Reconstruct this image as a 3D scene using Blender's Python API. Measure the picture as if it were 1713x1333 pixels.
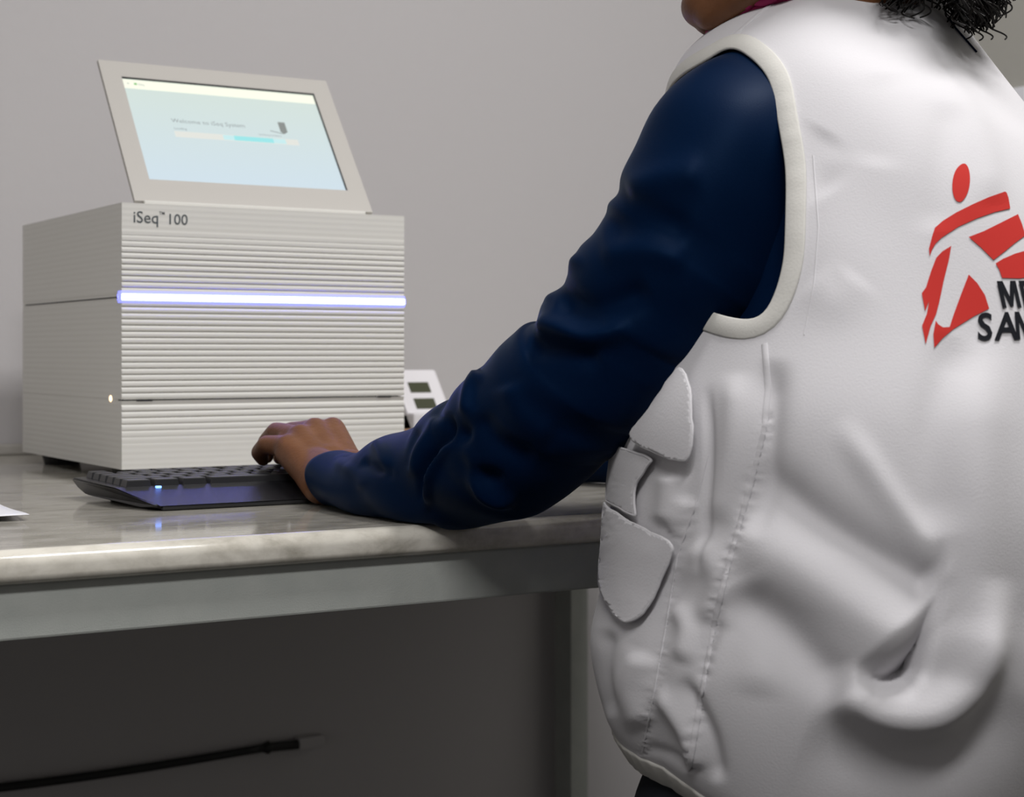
import bpy, bmesh, math, random
import numpy as np
from mathutils import Vector, Matrix
from mathutils.bvhtree import BVHTree
from mathutils.geometry import tessellate_polygon

# ------------------------------------------------------------------ clearing
for o in list(bpy.data.objects):
    bpy.data.objects.remove(o)
sc = bpy.context.scene
C = sc.collection
random.seed(7)
rng = np.random.default_rng(7)

# ------------------------------------------------------------------ camera
F = 2793.0                     # focal length in pixels of the 1713x1333 frame
YAW = math.radians(31.7)
CAM_Z = 1.023
TOP = 0.90                     # bench top height
cam_d = bpy.data.cameras.new('camera')
cam_d.sensor_width = 36.0
cam_d.lens = F / 1713 * 36.0
cam_d.shift_y = -76.0 / 1713
cam_d.clip_start = 0.05
cam_d.dof.use_dof = True
cam_d.dof.focus_distance = 1.22
cam_d.dof.aperture_fstop = 11.0
cam = bpy.data.objects.new('camera', cam_d)
cam.location = (0, 0, CAM_Z)
cam.rotation_euler = (math.pi / 2, 0, -YAW)
C.objects.link(cam)
sc.camera = cam

# ------------------------------------------------------------------ world, lamps, exposure
w = bpy.data.worlds.new('world')
sc.world = w
w.use_nodes = True
w.node_tree.nodes['Background'].inputs[0].default_value = (0.8, 0.85, 1.0, 1)
w.node_tree.nodes['Background'].inputs[1].default_value = 0.02
sc.view_settings.view_transform = 'Standard'
sc.view_settings.look = 'None'
sc.view_settings.gamma = 1.0
sc.view_settings.use_curve_mapping = False
sc.view_settings.exposure = 0.19


def lamp(name, loc, sx, sy, power, col, spread=180):
    l = bpy.data.lights.new(name, 'AREA')
    l.shape = 'RECTANGLE'
    l.size = sx
    l.size_y = sy
    l.energy = power
    l.color = col
    l.spread = math.radians(spread)
    o = bpy.data.objects.new(name, l)
    o.location = loc
    C.objects.link(o)
    return o


lamp('ceiling_or_fill_light', (1.12, 0.60, 2.66), 0.9, 0.30, 28, (1.0, 0.985, 0.98))  # main ceiling lamp of the room
lamp('ceiling_or_fill_light', (-0.40, -0.50, 2.66), 1.2, 0.3, 38, (1.0, 0.985, 0.98))  # added fill light without a known fixture, brightens left and front faces


# ------------------------------------------------------------------ pixel geometry helpers
FWD = np.array([math.sin(YAW), math.cos(YAW), 0.0])
RGT = np.array([math.cos(YAW), -math.sin(YAW), 0.0])
UPV = np.array([0, 0, 1.0])
CAMP = np.array([0, 0, CAM_Z])


def ray(px, py):
    return FWD + (px - 856.5) / F * RGT + (590.5 - py) / F * UPV


def at(px, py, Z):
    """world point seen at picture point (px, py) at distance Z along the view axis"""
    return CAMP + ray(px, py) * Z


def proj(P):
    P = np.asarray(P, float) - CAMP
    Z = P @ FWD
    return 856.5 + (P @ RGT) / Z * F, 590.5 - (P @ UPV) / Z * F, Z


# ------------------------------------------------------------------ materials
MATS = {}


def mat(name, col, rough=0.5, metal=0.0, spec=0.5, emis=None, estr=0.0, bump=None, noise=None, sheen=0.0, coat=0.0,
        sss=0.0):
    m = bpy.data.materials.new(name)
    m.use_nodes = True
    nt = m.node_tree
    b = nt.nodes['Principled BSDF']
    b.inputs['Base Color'].default_value = (*col, 1)
    b.inputs['Roughness'].default_value = rough
    b.inputs['Metallic'].default_value = metal
    b.inputs['Specular IOR Level'].default_value = spec
    b.inputs['Sheen Weight'].default_value = sheen
    b.inputs['Coat Weight'].default_value = coat
    if sss:
        b.inputs['Subsurface Weight'].default_value = sss
        b.inputs['Subsurface Radius'].default_value = (0.006, 0.003, 0.0015)
    if emis:
        b.inputs['Emission Color'].default_value = (*emis, 1)
        b.inputs['Emission Strength'].default_value = estr
    tc = nt.nodes.new('ShaderNodeTexCoord')
    if noise:          # (scale, second colour, low, high)
        n = nt.nodes.new('ShaderNodeTexNoise')
        n.inputs['Scale'].default_value = noise[0]
        n.inputs['Detail'].default_value = 6
        nt.links.new(tc.outputs['Object'], n.inputs['Vector'])
        r = nt.nodes.new('ShaderNodeValToRGB')
        r.color_ramp.elements[0].position = noise[2]
        r.color_ramp.elements[1].position = noise[3]
        r.color_ramp.elements[0].color = (*col, 1)
        r.color_ramp.elements[1].color = (*noise[1], 1)
        nt.links.new(n.outputs['Fac'], r.inputs['Fac'])
        nt.links.new(r.outputs['Color'], b.inputs['Base Color'])
    if bump:           # (scale, strength, distance)
        n = nt.nodes.new('ShaderNodeTexNoise')
        n.inputs['Scale'].default_value = bump[0]
        n.inputs['Detail'].default_value = 4
        nt.links.new(tc.outputs['Object'], n.inputs['Vector'])
        bp = nt.nodes.new('ShaderNodeBump')
        bp.inputs['Strength'].default_value = bump[1]
        bp.inputs['Distance'].default_value = bump[2]
        nt.links.new(n.outputs['Fac'], bp.inputs['Height'])
        nt.links.new(bp.outputs['Normal'], b.inputs['Normal'])
    MATS[name] = m
    return m


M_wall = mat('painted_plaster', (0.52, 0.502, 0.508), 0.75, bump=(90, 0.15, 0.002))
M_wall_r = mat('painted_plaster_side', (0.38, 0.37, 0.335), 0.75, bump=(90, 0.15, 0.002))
M_floor = mat('floor_vinyl', (0.02, 0.019, 0.018), 0.5, noise=(6, (0.028, 0.026, 0.025), 0.4, 0.6))
M_ceil = mat('ceiling_paint', (0.82, 0.82, 0.81), 0.85)
M_wall_w = mat('white_plaster', (0.52, 0.51, 0.51), 0.8)
M_wall_f = mat('dark_plaster', (0.22, 0.215, 0.21), 0.8)
M_steel = mat('grey_painted_steel', (0.40, 0.42, 0.395), 0.45, bump=(900, 0.25, 0.0006), noise=(40, (0.43, 0.447, 0.42), 0.35, 0.65))
M_white = mat('white_plastic', (0.66, 0.65, 0.615), 0.5, spec=0.35)
M_bezel = mat('bezel_plastic', (0.455, 0.435, 0.405), 0.45, spec=0.35)
M_dark = mat('dark_rubber', (0.015, 0.015, 0.016), 0.6)
M_key = mat('black_key_plastic', (0.018, 0.018, 0.02), 0.38)
M_kb = mat('black_keyboard_plastic', (0.012, 0.012, 0.014), 0.26, spec=0.35, bump=(1500, 0.35, 0.0006))
M_print = mat('grey_print', (0.06, 0.075, 0.085), 0.6)
M_vest = mat('white_cotton', (0.605, 0.593, 0.612), 0.85, spec=0.2, sheen=0.15, bump=(700, 0.22, 0.0007))
M_bind = mat('cream_cotton_tape', (0.60, 0.588, 0.552), 0.85, spec=0.2, bump=(600, 0.25, 0.0008))
M_shirt = mat('navy_satin', (0.0009, 0.0070, 0.027), 0.50, spec=0.06, sheen=0.05, bump=(900, 0.15, 0.0005))
M_shirt.node_tree.nodes['Principled BSDF'].inputs['Specular Tint'].default_value = (0.25, 0.5, 1.0, 1)
MATS['navy_satin'].node_tree.nodes['Principled BSDF'].inputs['Sheen Tint'].default_value = (0.1, 0.3, 0.7, 1)
M_trous = mat('black_navy_cloth', (0.004, 0.006, 0.012), 0.8)
M_skin = mat('brown_skin', (0.135, 0.052, 0.020), 0.5, spec=0.35, bump=(420, 0.35, 0.0008), noise=(60, (0.17, 0.070, 0.028), 0.35, 0.7))
M_hair = mat('dark_hair', (0.006, 0.0045, 0.004), 0.5, spec=0.25)
M_red = mat('red_print', (0.50, 0.028, 0.022), 0.8, spec=0.2)
M_black = mat('black_print', (0.004, 0.005, 0.009), 0.8, spec=0.2)
M_pink = mat('magenta_cloth', (0.35, 0.008, 0.10), 0.7)
M_paper = mat('white_paper', (0.78, 0.78, 0.82), 0.7)
M_lcd = mat('olive_display', (0.055, 0.06, 0.032), 0.3)
M_devw = mat('white_timer_plastic', (0.78, 0.76, 0.79), 0.4)
M_shoe = mat('black_leather', (0.012, 0.012, 0.012), 0.45)
M_eye = mat('eye_white', (0.7, 0.68, 0.66), 0.2)
M_iris = mat('dark_iris', (0.02, 0.01, 0.006), 0.15)
M_lip = mat('brown_lip', (0.17, 0.055, 0.045), 0.4)


# light bar: bright core, bluish diffuser
M_led = mat('light_bar_core', (0.8, 0.85, 1), 0.4, emis=(0.09, 0.105, 1.0), estr=16.0)
M_led2 = mat('light_bar_diffuser', (0.3, 0.3, 0.8), 0.4, emis=(0.25, 0.28, 1.0), estr=1.0)
M_power = mat('power_light', (1, 0.9, 0.7), 0.4, emis=(1.0, 0.66, 0.38), estr=2.2)
M_kled = mat('keyboard_light', (0.3, 0.5, 1), 0.4, emis=(0.12, 0.28, 1.0), estr=3.0)
M_teal = mat('screen_teal', (0, 0, 0), 0.3, emis=(0.30, 0.72, 0.74), estr=0.95)
M_tealsoft = mat('screen_teal_soft', (0, 0, 0), 0.3, emis=(0.52, 0.76, 0.78), estr=0.95)
M_swhite = mat('screen_pale', (0, 0, 0), 0.3, emis=(0.74, 0.75, 0.70), estr=0.9)
M_sbar = mat('screen_header', (0, 0, 0), 0.3, emis=(0.86, 0.88, 0.74), estr=1.0)
M_sgrey = mat('screen_grey_text', (0, 0, 0), 0.3, emis=(0.28, 0.31, 0.32), estr=0.9)
M_sdark = mat('screen_dark_icon', (0, 0, 0), 0.3, emis=(0.24, 0.26, 0.25), estr=0.9)
M_sgreen = mat('screen_green_icon', (0, 0, 0), 0.3, emis=(0.25, 0.55, 0.2), estr=0.9)

# screen: a backlit panel whose picture runs from pale green at the top to pale blue at the lower left
M_screen = mat('lcd_screen', (0.02, 0.02, 0.02), 0.25, spec=0.3, emis=(0.65, 0.72, 0.72), estr=0.86)
nt = M_screen.node_tree
tc = nt.nodes.new('ShaderNodeTexCoord')
sp = nt.nodes.new('ShaderNodeSeparateXYZ')
nt.links.new(tc.outputs['Object'], sp.inputs[0])
rp = nt.nodes.new('ShaderNodeValToRGB')
mr = nt.nodes.new('ShaderNodeMapRange')
mr.inputs[1].default_value = 0.02
mr.inputs[2].default_value = 0.17
nt.links.new(sp.outputs[1], mr.inputs[0])
nt.links.new(mr.outputs[0], rp.inputs[0])
rp.color_ramp.elements[0].color = (0.62, 0.74, 0.83, 1)
rp.color_ramp.elements[1].color = (0.66, 0.76, 0.70, 1)
nt.links.new(rp.outputs[0], nt.nodes['Principled BSDF'].inputs['Emission Color'])

# polished stone worktop
def stone(name, k, rough):
    m = mat(name, (0.36, 0.34, 0.30), rough, spec=0.5)
    nt = m.node_tree
    b = nt.nodes['Principled BSDF']
    tc = nt.nodes.new('ShaderNodeTexCoord')
    mp = nt.nodes.new('ShaderNodeMapping')
    mp.inputs['Scale'].default_value = (1.0, 2.2, 1.6)
    mp.inputs['Rotation'].default_value = (0, 0, 0.25)
    nt.links.new(tc.outputs['Object'], mp.inputs[0])
    n1 = nt.nodes.new('ShaderNodeTexNoise')
    n1.inputs['Scale'].default_value = 24
    n1.inputs['Detail'].default_value = 9
    n1.inputs['Roughness'].default_value = 0.65
    n1.inputs['Distortion'].default_value = 0.2
    nt.links.new(mp.outputs[0], n1.inputs['Vector'])
    r1 = nt.nodes.new('ShaderNodeValToRGB')
    e = r1.color_ramp.elements
    e[0].position = 0.30
    e[0].color = (*[k * c for c in (0.30, 0.28, 0.235)], 1)
    e[1].position = 0.62
    e[1].color = (*[k * c for c in (0.57, 0.545, 0.485)], 1)
    mid = e.new(0.48)
    mid.color = (*[k * c for c in (0.47, 0.445, 0.39)], 1)
    nt.links.new(n1.outputs['Fac'], r1.inputs[0])
    n2 = nt.nodes.new('ShaderNodeTexVoronoi')
    n2.feature = 'DISTANCE_TO_EDGE'
    n2.inputs['Scale'].default_value = 7
    vm = nt.nodes.new('ShaderNodeVectorMath')
    vm.operation = 'ADD'
    nn = nt.nodes.new('ShaderNodeTexNoise')
    nn.inputs['Scale'].default_value = 9
    nt.links.new(mp.outputs[0], nn.inputs['Vector'])
    nt.links.new(mp.outputs[0], vm.inputs[0])
    nt.links.new(nn.outputs['Color'], vm.inputs[1])
    nt.links.new(vm.outputs[0], n2.inputs['Vector'])
    r2 = nt.nodes.new('ShaderNodeValToRGB')
    r2.color_ramp.elements[0].position = 0.0
    r2.color_ramp.elements[0].color = (1, 1, 1, 1)
    r2.color_ramp.elements[1].position = 0.035
    r2.color_ramp.elements[1].color = (0, 0, 0, 1)
    nt.links.new(n2.outputs['Distance'], r2.inputs[0])
    mx = nt.nodes.new('ShaderNodeMix')
    mx.data_type = 'RGBA'
    mx.inputs[7].default_value = (0.30, 0.26, 0.18, 1)
    ml = nt.nodes.new('ShaderNodeMath')
    ml.operation = 'MULTIPLY'
    ml.inputs[1].default_value = 0.06
    nt.links.new(r2.outputs[0], ml.inputs[0])
    nt.links.new(ml.outputs[0], mx.inputs[0])
    nt.links.new(r1.outputs[0], mx.inputs[6])
    nt.links.new(mx.outputs[2], b.inputs['Base Color'])
    return m


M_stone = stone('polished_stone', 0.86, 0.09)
M_nosing_lit = stone('stone_edge_lit', 1.28, 0.16)  # same stone in a lighter copy: light on the front edge painted in

# fine horizontal grooves of the instrument's side walls (relief too fine to model)
M_side = mat('white_grooved_plastic', (0.66, 0.65, 0.615), 0.5, spec=0.35)
nt = M_side.node_tree
tc = nt.nodes.new('ShaderNodeTexCoord')
wv = nt.nodes.new('ShaderNodeTexWave')
wv.bands_direction = 'Z'
wv.inputs['Scale'].default_value = 55
bp = nt.nodes.new('ShaderNodeBump')
bp.inputs['Strength'].default_value = 0.15
bp.inputs['Distance'].default_value = 0.0006
nt.links.new(tc.outputs['Object'], wv.inputs['Vector'])
nt.links.new(wv.outputs['Fac'], bp.inputs['Height'])
nt.links.new(bp.outputs['Normal'], nt.nodes['Principled BSDF'].inputs['Normal'])


# ------------------------------------------------------------------ object helpers
def link(name, me, m=None, parent=None, smooth=False):
    o = bpy.data.objects.new(name, me)
    C.objects.link(o)
    if m is not None:
        me.materials.append(m)
    if parent is not None:
        o.parent = parent
    if smooth:
        me.polygons.foreach_set('use_smooth', [True] * len(me.polygons))
    return o


def obj(name, bm, m=None, parent=None, smooth=False):
    me = bpy.data.meshes.new(name)
    bm.to_mesh(me)
    bm.free()
    return link(name, me, m, parent, smooth)


def thing(name, label, cat, loc=(0, 0, 0), group=None):
    o = bpy.data.objects.new(name, None)
    o.empty_display_size = 0.05
    o.location = loc
    C.objects.link(o)
    o['label'] = label
    o['category'] = cat
    if group:
        o['group'] = group
    return o


def tag(o, label, cat):
    o['label'] = label
    o['category'] = cat
    return o


def struct(o):
    o['kind'] = 'structure'
    return o


def box_bm(x0, x1, y0, y1, z0, z1, bev=0.0, seg=2):
    bm = bmesh.new()
    bmesh.ops.create_cube(bm, size=1.0)
    for v in bm.verts:
        v.co = Vector(((x0 + x1) / 2 + v.co.x * (x1 - x0), (y0 + y1) / 2 + v.co.y * (y1 - y0), (z0 + z1) / 2 + v.co.z * (z1 - z0)))
    if bev:
        bmesh.ops.bevel(bm, geom=list(bm.edges), offset=bev, segments=seg, affect='EDGES', profile=0.6)
    return bm


def prism_x(profile, x0, x1):
    """closed (y, z) profile extruded along x"""
    bm = bmesh.new()
    a = [bm.verts.new((x0, y, z)) for y, z in profile]
    c = [bm.verts.new((x1, y, z)) for y, z in profile]
    n = len(profile)
    for i in range(n):
        bm.faces.new((a[i], a[(i + 1) % n], c[(i + 1) % n], c[i]))
    bm.faces.new(a[::-1])
    bm.faces.new(c)
    bmesh.ops.recalc_face_normals(bm, faces=list(bm.faces))
    return bm


def grid_mesh(name, V, closed_u=False, flip=False):
    """V: array (rows, cols, 3)"""
    r, c = V.shape[:2]
    faces = []
    for i in range(r - 1):
        for j in range(c if closed_u else c - 1):
            k = (j + 1) % c
            q = (i * c + j, i * c + k, (i + 1) * c + k, (i + 1) * c + j)
            faces.append(q[::-1] if flip else q)
    me = bpy.data.meshes.new(name)
    me.from_pydata(V.reshape(-1, 3).tolist(), [], faces)
    return me


def tube_bm(pts, rad, n=8, bm=None, caps=True):
    bm = bm or bmesh.new()
    pts = [Vector(p) for p in pts]
    if not hasattr(rad, '__len__'):
        rad = [rad] * len(pts)
    prev = None
    rings = []
    for i, p in enumerate(pts):
        t = (pts[min(i + 1, len(pts) - 1)] - pts[max(i - 1, 0)]).normalized()
        if prev is None:
            a = t.orthogonal().normalized()
        else:
            a = (prev - t * prev.dot(t)).normalized()
        prev = a
        b_ = t.cross(a)
        rings.append([bm.verts.new(p + (a * math.cos(q) + b_ * math.sin(q)) * rad[i]) for q in [2 * math.pi * k / n for k in range(n)]])
    for i in range(len(rings) - 1):
        for k in range(n):
            bm.faces.new((rings[i][k], rings[i][(k + 1) % n], rings[i + 1][(k + 1) % n], rings[i + 1][k]))
    if caps:
        bm.faces.new(rings[0][::-1])
        bm.faces.new(rings[-1])
    return bm


def catmull(keys, n):
    """smooth resampling of rows of numbers"""
    K = np.asarray(keys, float)
    m = len(K)
    t = np.linspace(0, m - 1, n)
    i = np.clip(t.astype(int), 0, m - 2)
    u = (t - i)[:, None]
    g = lambda q: K[np.clip(q, 0, m - 1)]
    p0, p1, p2, p3 = g(i - 1), g(i), g(i + 1), g(i + 2)
    return 0.5 * (2 * p1 + (p2 - p0) * u + (2 * p0 - 5 * p1 + 4 * p2 - p3) * u ** 2 + (3 * p1 - p0 - 3 * p2 + p3) * u ** 3)


def text_mesh(body, size, bold=0.0, shear=0.0, res=3):
    cu = bpy.data.curves.new('t', 'FONT')
    cu.body = body
    cu.size = size
    cu.offset = bold
    cu.shear = shear
    cu.resolution_u = res
    o = bpy.data.objects.new('t', cu)
    C.objects.link(o)
    dg = bpy.context.evaluated_depsgraph_get()
    me = bpy.data.meshes.new_from_object(o.evaluated_get(dg))
    bpy.data.objects.remove(o)
    bpy.data.curves.remove(cu)
    me.materials.clear()
    return me


def remesh(parts, voxel, smooth_it=4, extra=None):
    """one continuous surface from tapered capsules [(p0, r0, p1, r1)] and ellipsoids [(centre, 3x3 axes)]"""
    bm = bmesh.new()
    for p0, r0, p1, r1 in parts:
        p0, p1 = Vector(p0), Vector(p1)
        for p, r in ((p0, r0), (p1, r1)):
            bmesh.ops.create_icosphere(bm, subdivisions=3, radius=r, matrix=Matrix.Translation(p))
        d = p1 - p0
        L = d.length
        if L > 1e-5:
            q = d.to_track_quat('Z', 'Y').to_matrix().to_4x4()
            s = (r0 - r1) / L
            s = max(-0.9, min(0.9, s))
            co = math.sqrt(1 - s * s)
            bmesh.ops.create_cone(bm, cap_ends=True, segments=24, radius1=r0 * co, radius2=r1 * co, depth=L + (r1 - r0) * s,
                                  matrix=Matrix.Translation((p0 + p1) / 2 + d.normalized() * s * (r0 + r1) / 2) @ q)
    for c, ax in (extra or []):
        m4 = Matrix.Translation(Vector(c)) @ Matrix(np.asarray(ax).tolist()).to_4x4()
        bmesh.ops.create_icosphere(bm, subdivisions=4, radius=1.0, matrix=m4)
    me = bpy.data.meshes.new('tmp')
    bm.to_mesh(me)
    bm.free()
    o = bpy.data.objects.new('tmp', me)
    C.objects.link(o)
    md = o.modifiers.new('r', 'REMESH')
    md.mode = 'VOXEL'
    md.voxel_size = voxel
    sm = o.modifiers.new('s', 'SMOOTH')
    sm.factor = 0.5
    sm.iterations = smooth_it
    dg = bpy.context.evaluated_depsgraph_get()
    out = bpy.data.meshes.new_from_object(o.evaluated_get(dg))
    bpy.data.objects.remove(o)
    bpy.data.meshes.remove(me)
    return out


# ================================================================== ROOM
WB = 2.05                      # back wall plane
struct(obj('floor', box_bm(-2.2, 2.0, -2.6, WB + 0.1, -0.06, 0), M_floor))
struct(obj('ceiling', box_bm(-2.2, 2.0, -2.6, WB + 0.1, 2.70, 2.76), M_ceil))
struct(obj('wall_back', box_bm(-2.2, 2.0, WB, WB + 0.1, 0, 2.70), M_wall))
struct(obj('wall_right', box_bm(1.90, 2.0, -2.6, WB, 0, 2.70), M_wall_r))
struct(obj('wall_left', box_bm(-2.2, -2.1, -2.6, WB, 0, 2.70), M_wall_w))
struct(obj('wall_front', box_bm(-2.1, 1.90, -2.6, -2.5, 0, 2.70), M_wall_f))

# ================================================================== BENCH
bench = thing('laboratory_bench', 'stone-topped bench with a grey painted steel frame along the wall', 'bench', (0.4, 1.5, 0))
def child(name, bm, m, parent, smooth=False):
    o = obj(name, bm, m, None, smooth)
    o.parent = parent
    o.matrix_parent_inverse = Matrix.Translation(-parent.location) if parent.parent is None else Matrix()
    return o


TH = 0.0215
YF = 1.045
X0, X1 = -0.75, 1.372
prof = [(WB - 0.004, TOP), (WB - 0.004, TOP - TH)]
# bullnose: nearly vertical face with rounded lower and upper arris
for a in np.linspace(-90, 0, 7):
    prof.append((YF + 0.006 - 0.006 * math.cos(math.radians(a)), TOP - TH + 0.006 + 0.006 * math.sin(math.radians(a))))
for a in np.linspace(0, 90, 13):
    prof.append((YF + 0.012 - 0.012 * math.cos(math.radians(a)), TOP - 0.010 + 0.010 * math.sin(math.radians(a))))
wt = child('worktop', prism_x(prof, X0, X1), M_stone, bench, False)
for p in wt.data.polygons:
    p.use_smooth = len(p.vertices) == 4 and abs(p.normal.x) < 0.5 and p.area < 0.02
wt.data.materials.append(M_nosing_lit)
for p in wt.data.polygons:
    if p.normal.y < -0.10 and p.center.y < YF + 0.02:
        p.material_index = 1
wt['label'] = 'polished pale mottled stone slab'
AP0 = TOP - TH - 0.0355
for nm, a in (('front_rail', (X0 + 0.01, X1 - 0.01, YF + 0.0085, YF + 0.040, AP0, TOP - TH)),
              ('back_rail', (X0 + 0.01, X1 - 0.01, WB - 0.045, WB - 0.012, AP0, TOP - TH)),
              ('side_rail', (X0 + 0.01, X0 + 0.042, YF + 0.038, WB - 0.045, AP0, TOP - TH)),
              ('side_rail', (X1 - 0.042, X1 - 0.01, YF + 0.038, WB - 0.045, AP0, TOP - TH))):
    child(nm, box_bm(*a, bev=0.0016), M_steel, bench)
for x, y in ((X0 + 0.012, YF + 0.0105), (X1 - 0.040, YF + 0.0105), (X0 + 0.012, WB - 0.054), (X1 - 0.040, WB - 0.054)):
    lg = child('leg', box_bm(x, x + 0.030, y, y + 0.041, 0.012, AP0 - 0.0002, bev=0.0016), M_steel, bench)
    child('foot', box_bm(x - 0.003, x + 0.033, y - 0.002, y + 0.043, 0.0, 0.012, bev=0.002), M_dark, bench)
up = child('upstand', box_bm(X0, X1, WB - 0.016, WB - 0.001, TOP, TOP + 0.013, bev=0.003), M_bezel, bench)
up['label'] = 'low pale strip along the wall'

# ================================================================== INSTRUMENT
BX0, BX1 = 0.521, 0.826
BY0, BY1 = 1.553, 1.896
BZ0 = TOP + 0.0115
BZ1 = CAM_Z + 0.144
ins = thing('sequencing_instrument', 'white ribbed box instrument with a raised touch screen and glowing blue-white bar', 'instrument', (0.67, 1.72, TOP))


def zpx(py):                   # height on the front left edge from the picture
    return CAM_Z + (590.5 - py) / F * 1.595


RP = 0.00582                   # rib pitch


def ribbed(z_top, z_bot, fade_top=0, fade_bot=0, flat_top=0.0, flat_bot=0.0, depth=0.0019):
    """front profile from z_top down to z_bot"""
    pts = []
    n = int(round((z_top - flat_top - (z_bot + flat_bot)) / RP))
    pitch = (z_top - flat_top - (z_bot + flat_bot)) / n
    pts.append((BY0, z_top))
    z = z_top - flat_top
    for i in range(n):
        k = 1.0
        if fade_top:
            k = min(k, (i + 0.6) / fade_top)
        if fade_bot:
            k = min(k, (n - i - 0.4) / fade_bot)
        k = min(1, max(0.08, k))
        for s, d in ((0.0, 1.0), (0.10, 0.55), (0.30, 0.12), (0.55, 0.0), (0.80, 0.10), (0.94, 0.5)):
            pts.append((BY0 + depth * d * k, z - s * pitch))
        z -= pitch
    pts.append((BY0, z))
    if flat_bot:
        pts.append((BY0, z_bot))
    return pts


zbar = zpx(496.5)
zb1, zb0 = zbar + 0.0034, zbar - 0.0034
zgap = zpx(669.5)


def housing(name, prof_front, z_top, z_bot, label=None):
    p = prof_front + [(BY1, z_bot), (BY1, z_top)]
    o = child(name, prism_x(p, BX0, BX1), M_side, ins)
    if label:
        o['label'] = label
    return o


housing('upper_housing', ribbed(BZ1, zb1, fade_top=6, flat_top=0.0255), BZ1, zb1)
housing('middle_housing', ribbed(zb0, zgap + 0.0007), zb0, zgap + 0.0007)
housing('drawer_housing', ribbed(zgap - 0.0007, BZ0, fade_bot=5, flat_top=0.004, flat_bot=0.024), zgap - 0.0007, BZ0)
child('inner_chassis', box_bm(BX0 + 0.004, BX1 - 0.004, BY0 + 0.006, BY1 - 0.004, BZ0 + 0.004, BZ1 - 0.004), M_dark, ins)
# the light bar: bright core in a bluish diffuser that just wraps the left corner
lb = child('light_bar', box_bm(BX0 - 0.0004, BX1 + 0.0004, BY0 - 0.0016, BY0 + 0.012, zb0 + 0.0003, zb1 - 0.0003, bev=0.0009), M_led, ins)
lb['label'] = 'glowing blue-white strip'
child('light_bar_diffuser', box_bm(BX0 - 0.0008, BX1 + 0.0008, BY0 - 0.0003, BY0 + 0.010, zb0 - 0.0022, zb1 + 0.0026, bev=0.0006), M_led2, ins)
child('side_panel', box_bm(BX0 + 0.0003, BX1 - 0.0003, BY0 + 0.012, BY1 - 0.0005, BZ0 + 0.003, BZ1 - 0.003), M_side, ins)
child('side_seam', box_bm(BX0 - 0.0001, BX0 + 0.003, BY0 + 0.012, BY1 - 0.012, zbar - 0.0006, zbar + 0.0006), M_dark, ins)
for x in (BX0 + 0.0145, BX1 - 0.0315):
    child('drawer_latch', box_bm(x, x + 0.016, BY0 - 0.0002, BY0 + 0.004, zgap - 0.0013, zgap + 0.0008, bev=0.0003), M_dark, ins)
bm = bmesh.new()
bmesh.ops.create_uvsphere(bm, u_segments=16, v_segments=10, radius=1.0)
for v in bm.verts:
    v.co = Vector((BX0 + v.co.x * 0.0012, BY0 + 0.033 + v.co.y * 0.0036, zpx(668) + v.co.z * 0.0032))
child('power_light', bm, M_power, ins, True)
for x in (BX0 + 0.03, BX1 - 0.03):
    for y in (BY0 + 0.055, BY1 - 0.05):
        bm = bmesh.new()
        bmesh.ops.create_cone(bm, cap_ends=True, segments=24, radius1=0.019, radius2=0.022, depth=0.0115, matrix=Matrix.Translation((x, y, TOP + 0.00575)))
        child('foot', bm, M_dark, ins, False)
# name on the front
me = text_mesh('iSeq', 0.0158, 0.00003)
o = link('lettering', me, M_print)
o.parent = ins
o.matrix_parent_inverse = Matrix.Translation(-ins.location)
o.rotation_euler = (math.pi / 2, 0, 0)
o.location = (0.5317, BY0 - 0.00025, zpx(371))
me = text_mesh('TM', 0.0042, 0.00003)
o = link('lettering', me, M_print)
o.parent = ins
o.matrix_parent_inverse = Matrix.Translation(-ins.location)
o.rotation_euler = (math.pi / 2, 0, 0)
o.location = (0.5580, BY0 - 0.00025, zpx(356))
me = text_mesh('100', 0.0146, 0.00003)
o = link('lettering', me, M_print)
o.parent = ins
o.matrix_parent_inverse = Matrix.Translation(-ins.location)
o.rotation_euler = (math.pi / 2, 0, 0)
o.location = (0.5655, BY0 - 0.00025, zpx(371.5))

# monitor: local x along the width, local y up the tilted face, local z out of the face
mon = bpy.data.objects.new('monitor', None)
C.objects.link(mon)
mon.parent = ins
mon.matrix_parent_inverse = Matrix.Translation(-ins.location)
tilt = math.atan2(0.1535, 0.114)
mon.location = (0, 1.565, CAM_Z + 0.1475)
mon.rotation_euler = (tilt, 0, 0)
MX0, MX1, MY1 = 0.538, 0.795, 0.191
SX0, SX1, SY0, SY1 = 0.5587, 0.7734, 0.029, 0.168


def mchild(name, bm, m, smooth=False):
    return obj(name, bm, m, mon, smooth)


# bezel with a real opening
bm = bmesh.new()
outer = [(MX0, 0), (MX1, 0), (MX1, MY1), (MX0, MY1)]
inner = [(SX0, SY0), (SX1, SY0), (SX1, SY1), (SX0, SY1)]
vo = [bm.verts.new((x, y, 0)) for x, y in outer]
vi = [bm.verts.new((x, y, 0)) for x, y in inner]
vi2 = [bm.verts.new((x, y, -0.0016)) for x, y in inner]
vb = [bm.verts.new((x, y, -0.004)) for x, y in outer]
e_ = 0.0085
vb2 = [bm.verts.new((x, y, -0.0135)) for x, y in ((MX0 + e_, e_ * .6), (MX1 - e_, e_ * .6), (MX1 - e_, MY1 - e_), (MX0 + e_, MY1 - e_))]
for i in range(4):
    j = (i + 1) % 4
    bm.faces.new((vo[i], vo[j], vi[j], vi[i]))
    bm.faces.new((vi[i], vi[j], vi2[j], vi2[i]))
    bm.faces.new((vo[j], vo[i], vb[i], vb[j]))
    bm.faces.new((vb[j], vb[i], vb2[i], vb2[j]))
bm.faces.new(vb2[::-1])
bmesh.ops.recalc_face_normals(bm, faces=list(bm.faces))
mchild('bezel', bm, M_bezel)
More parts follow.
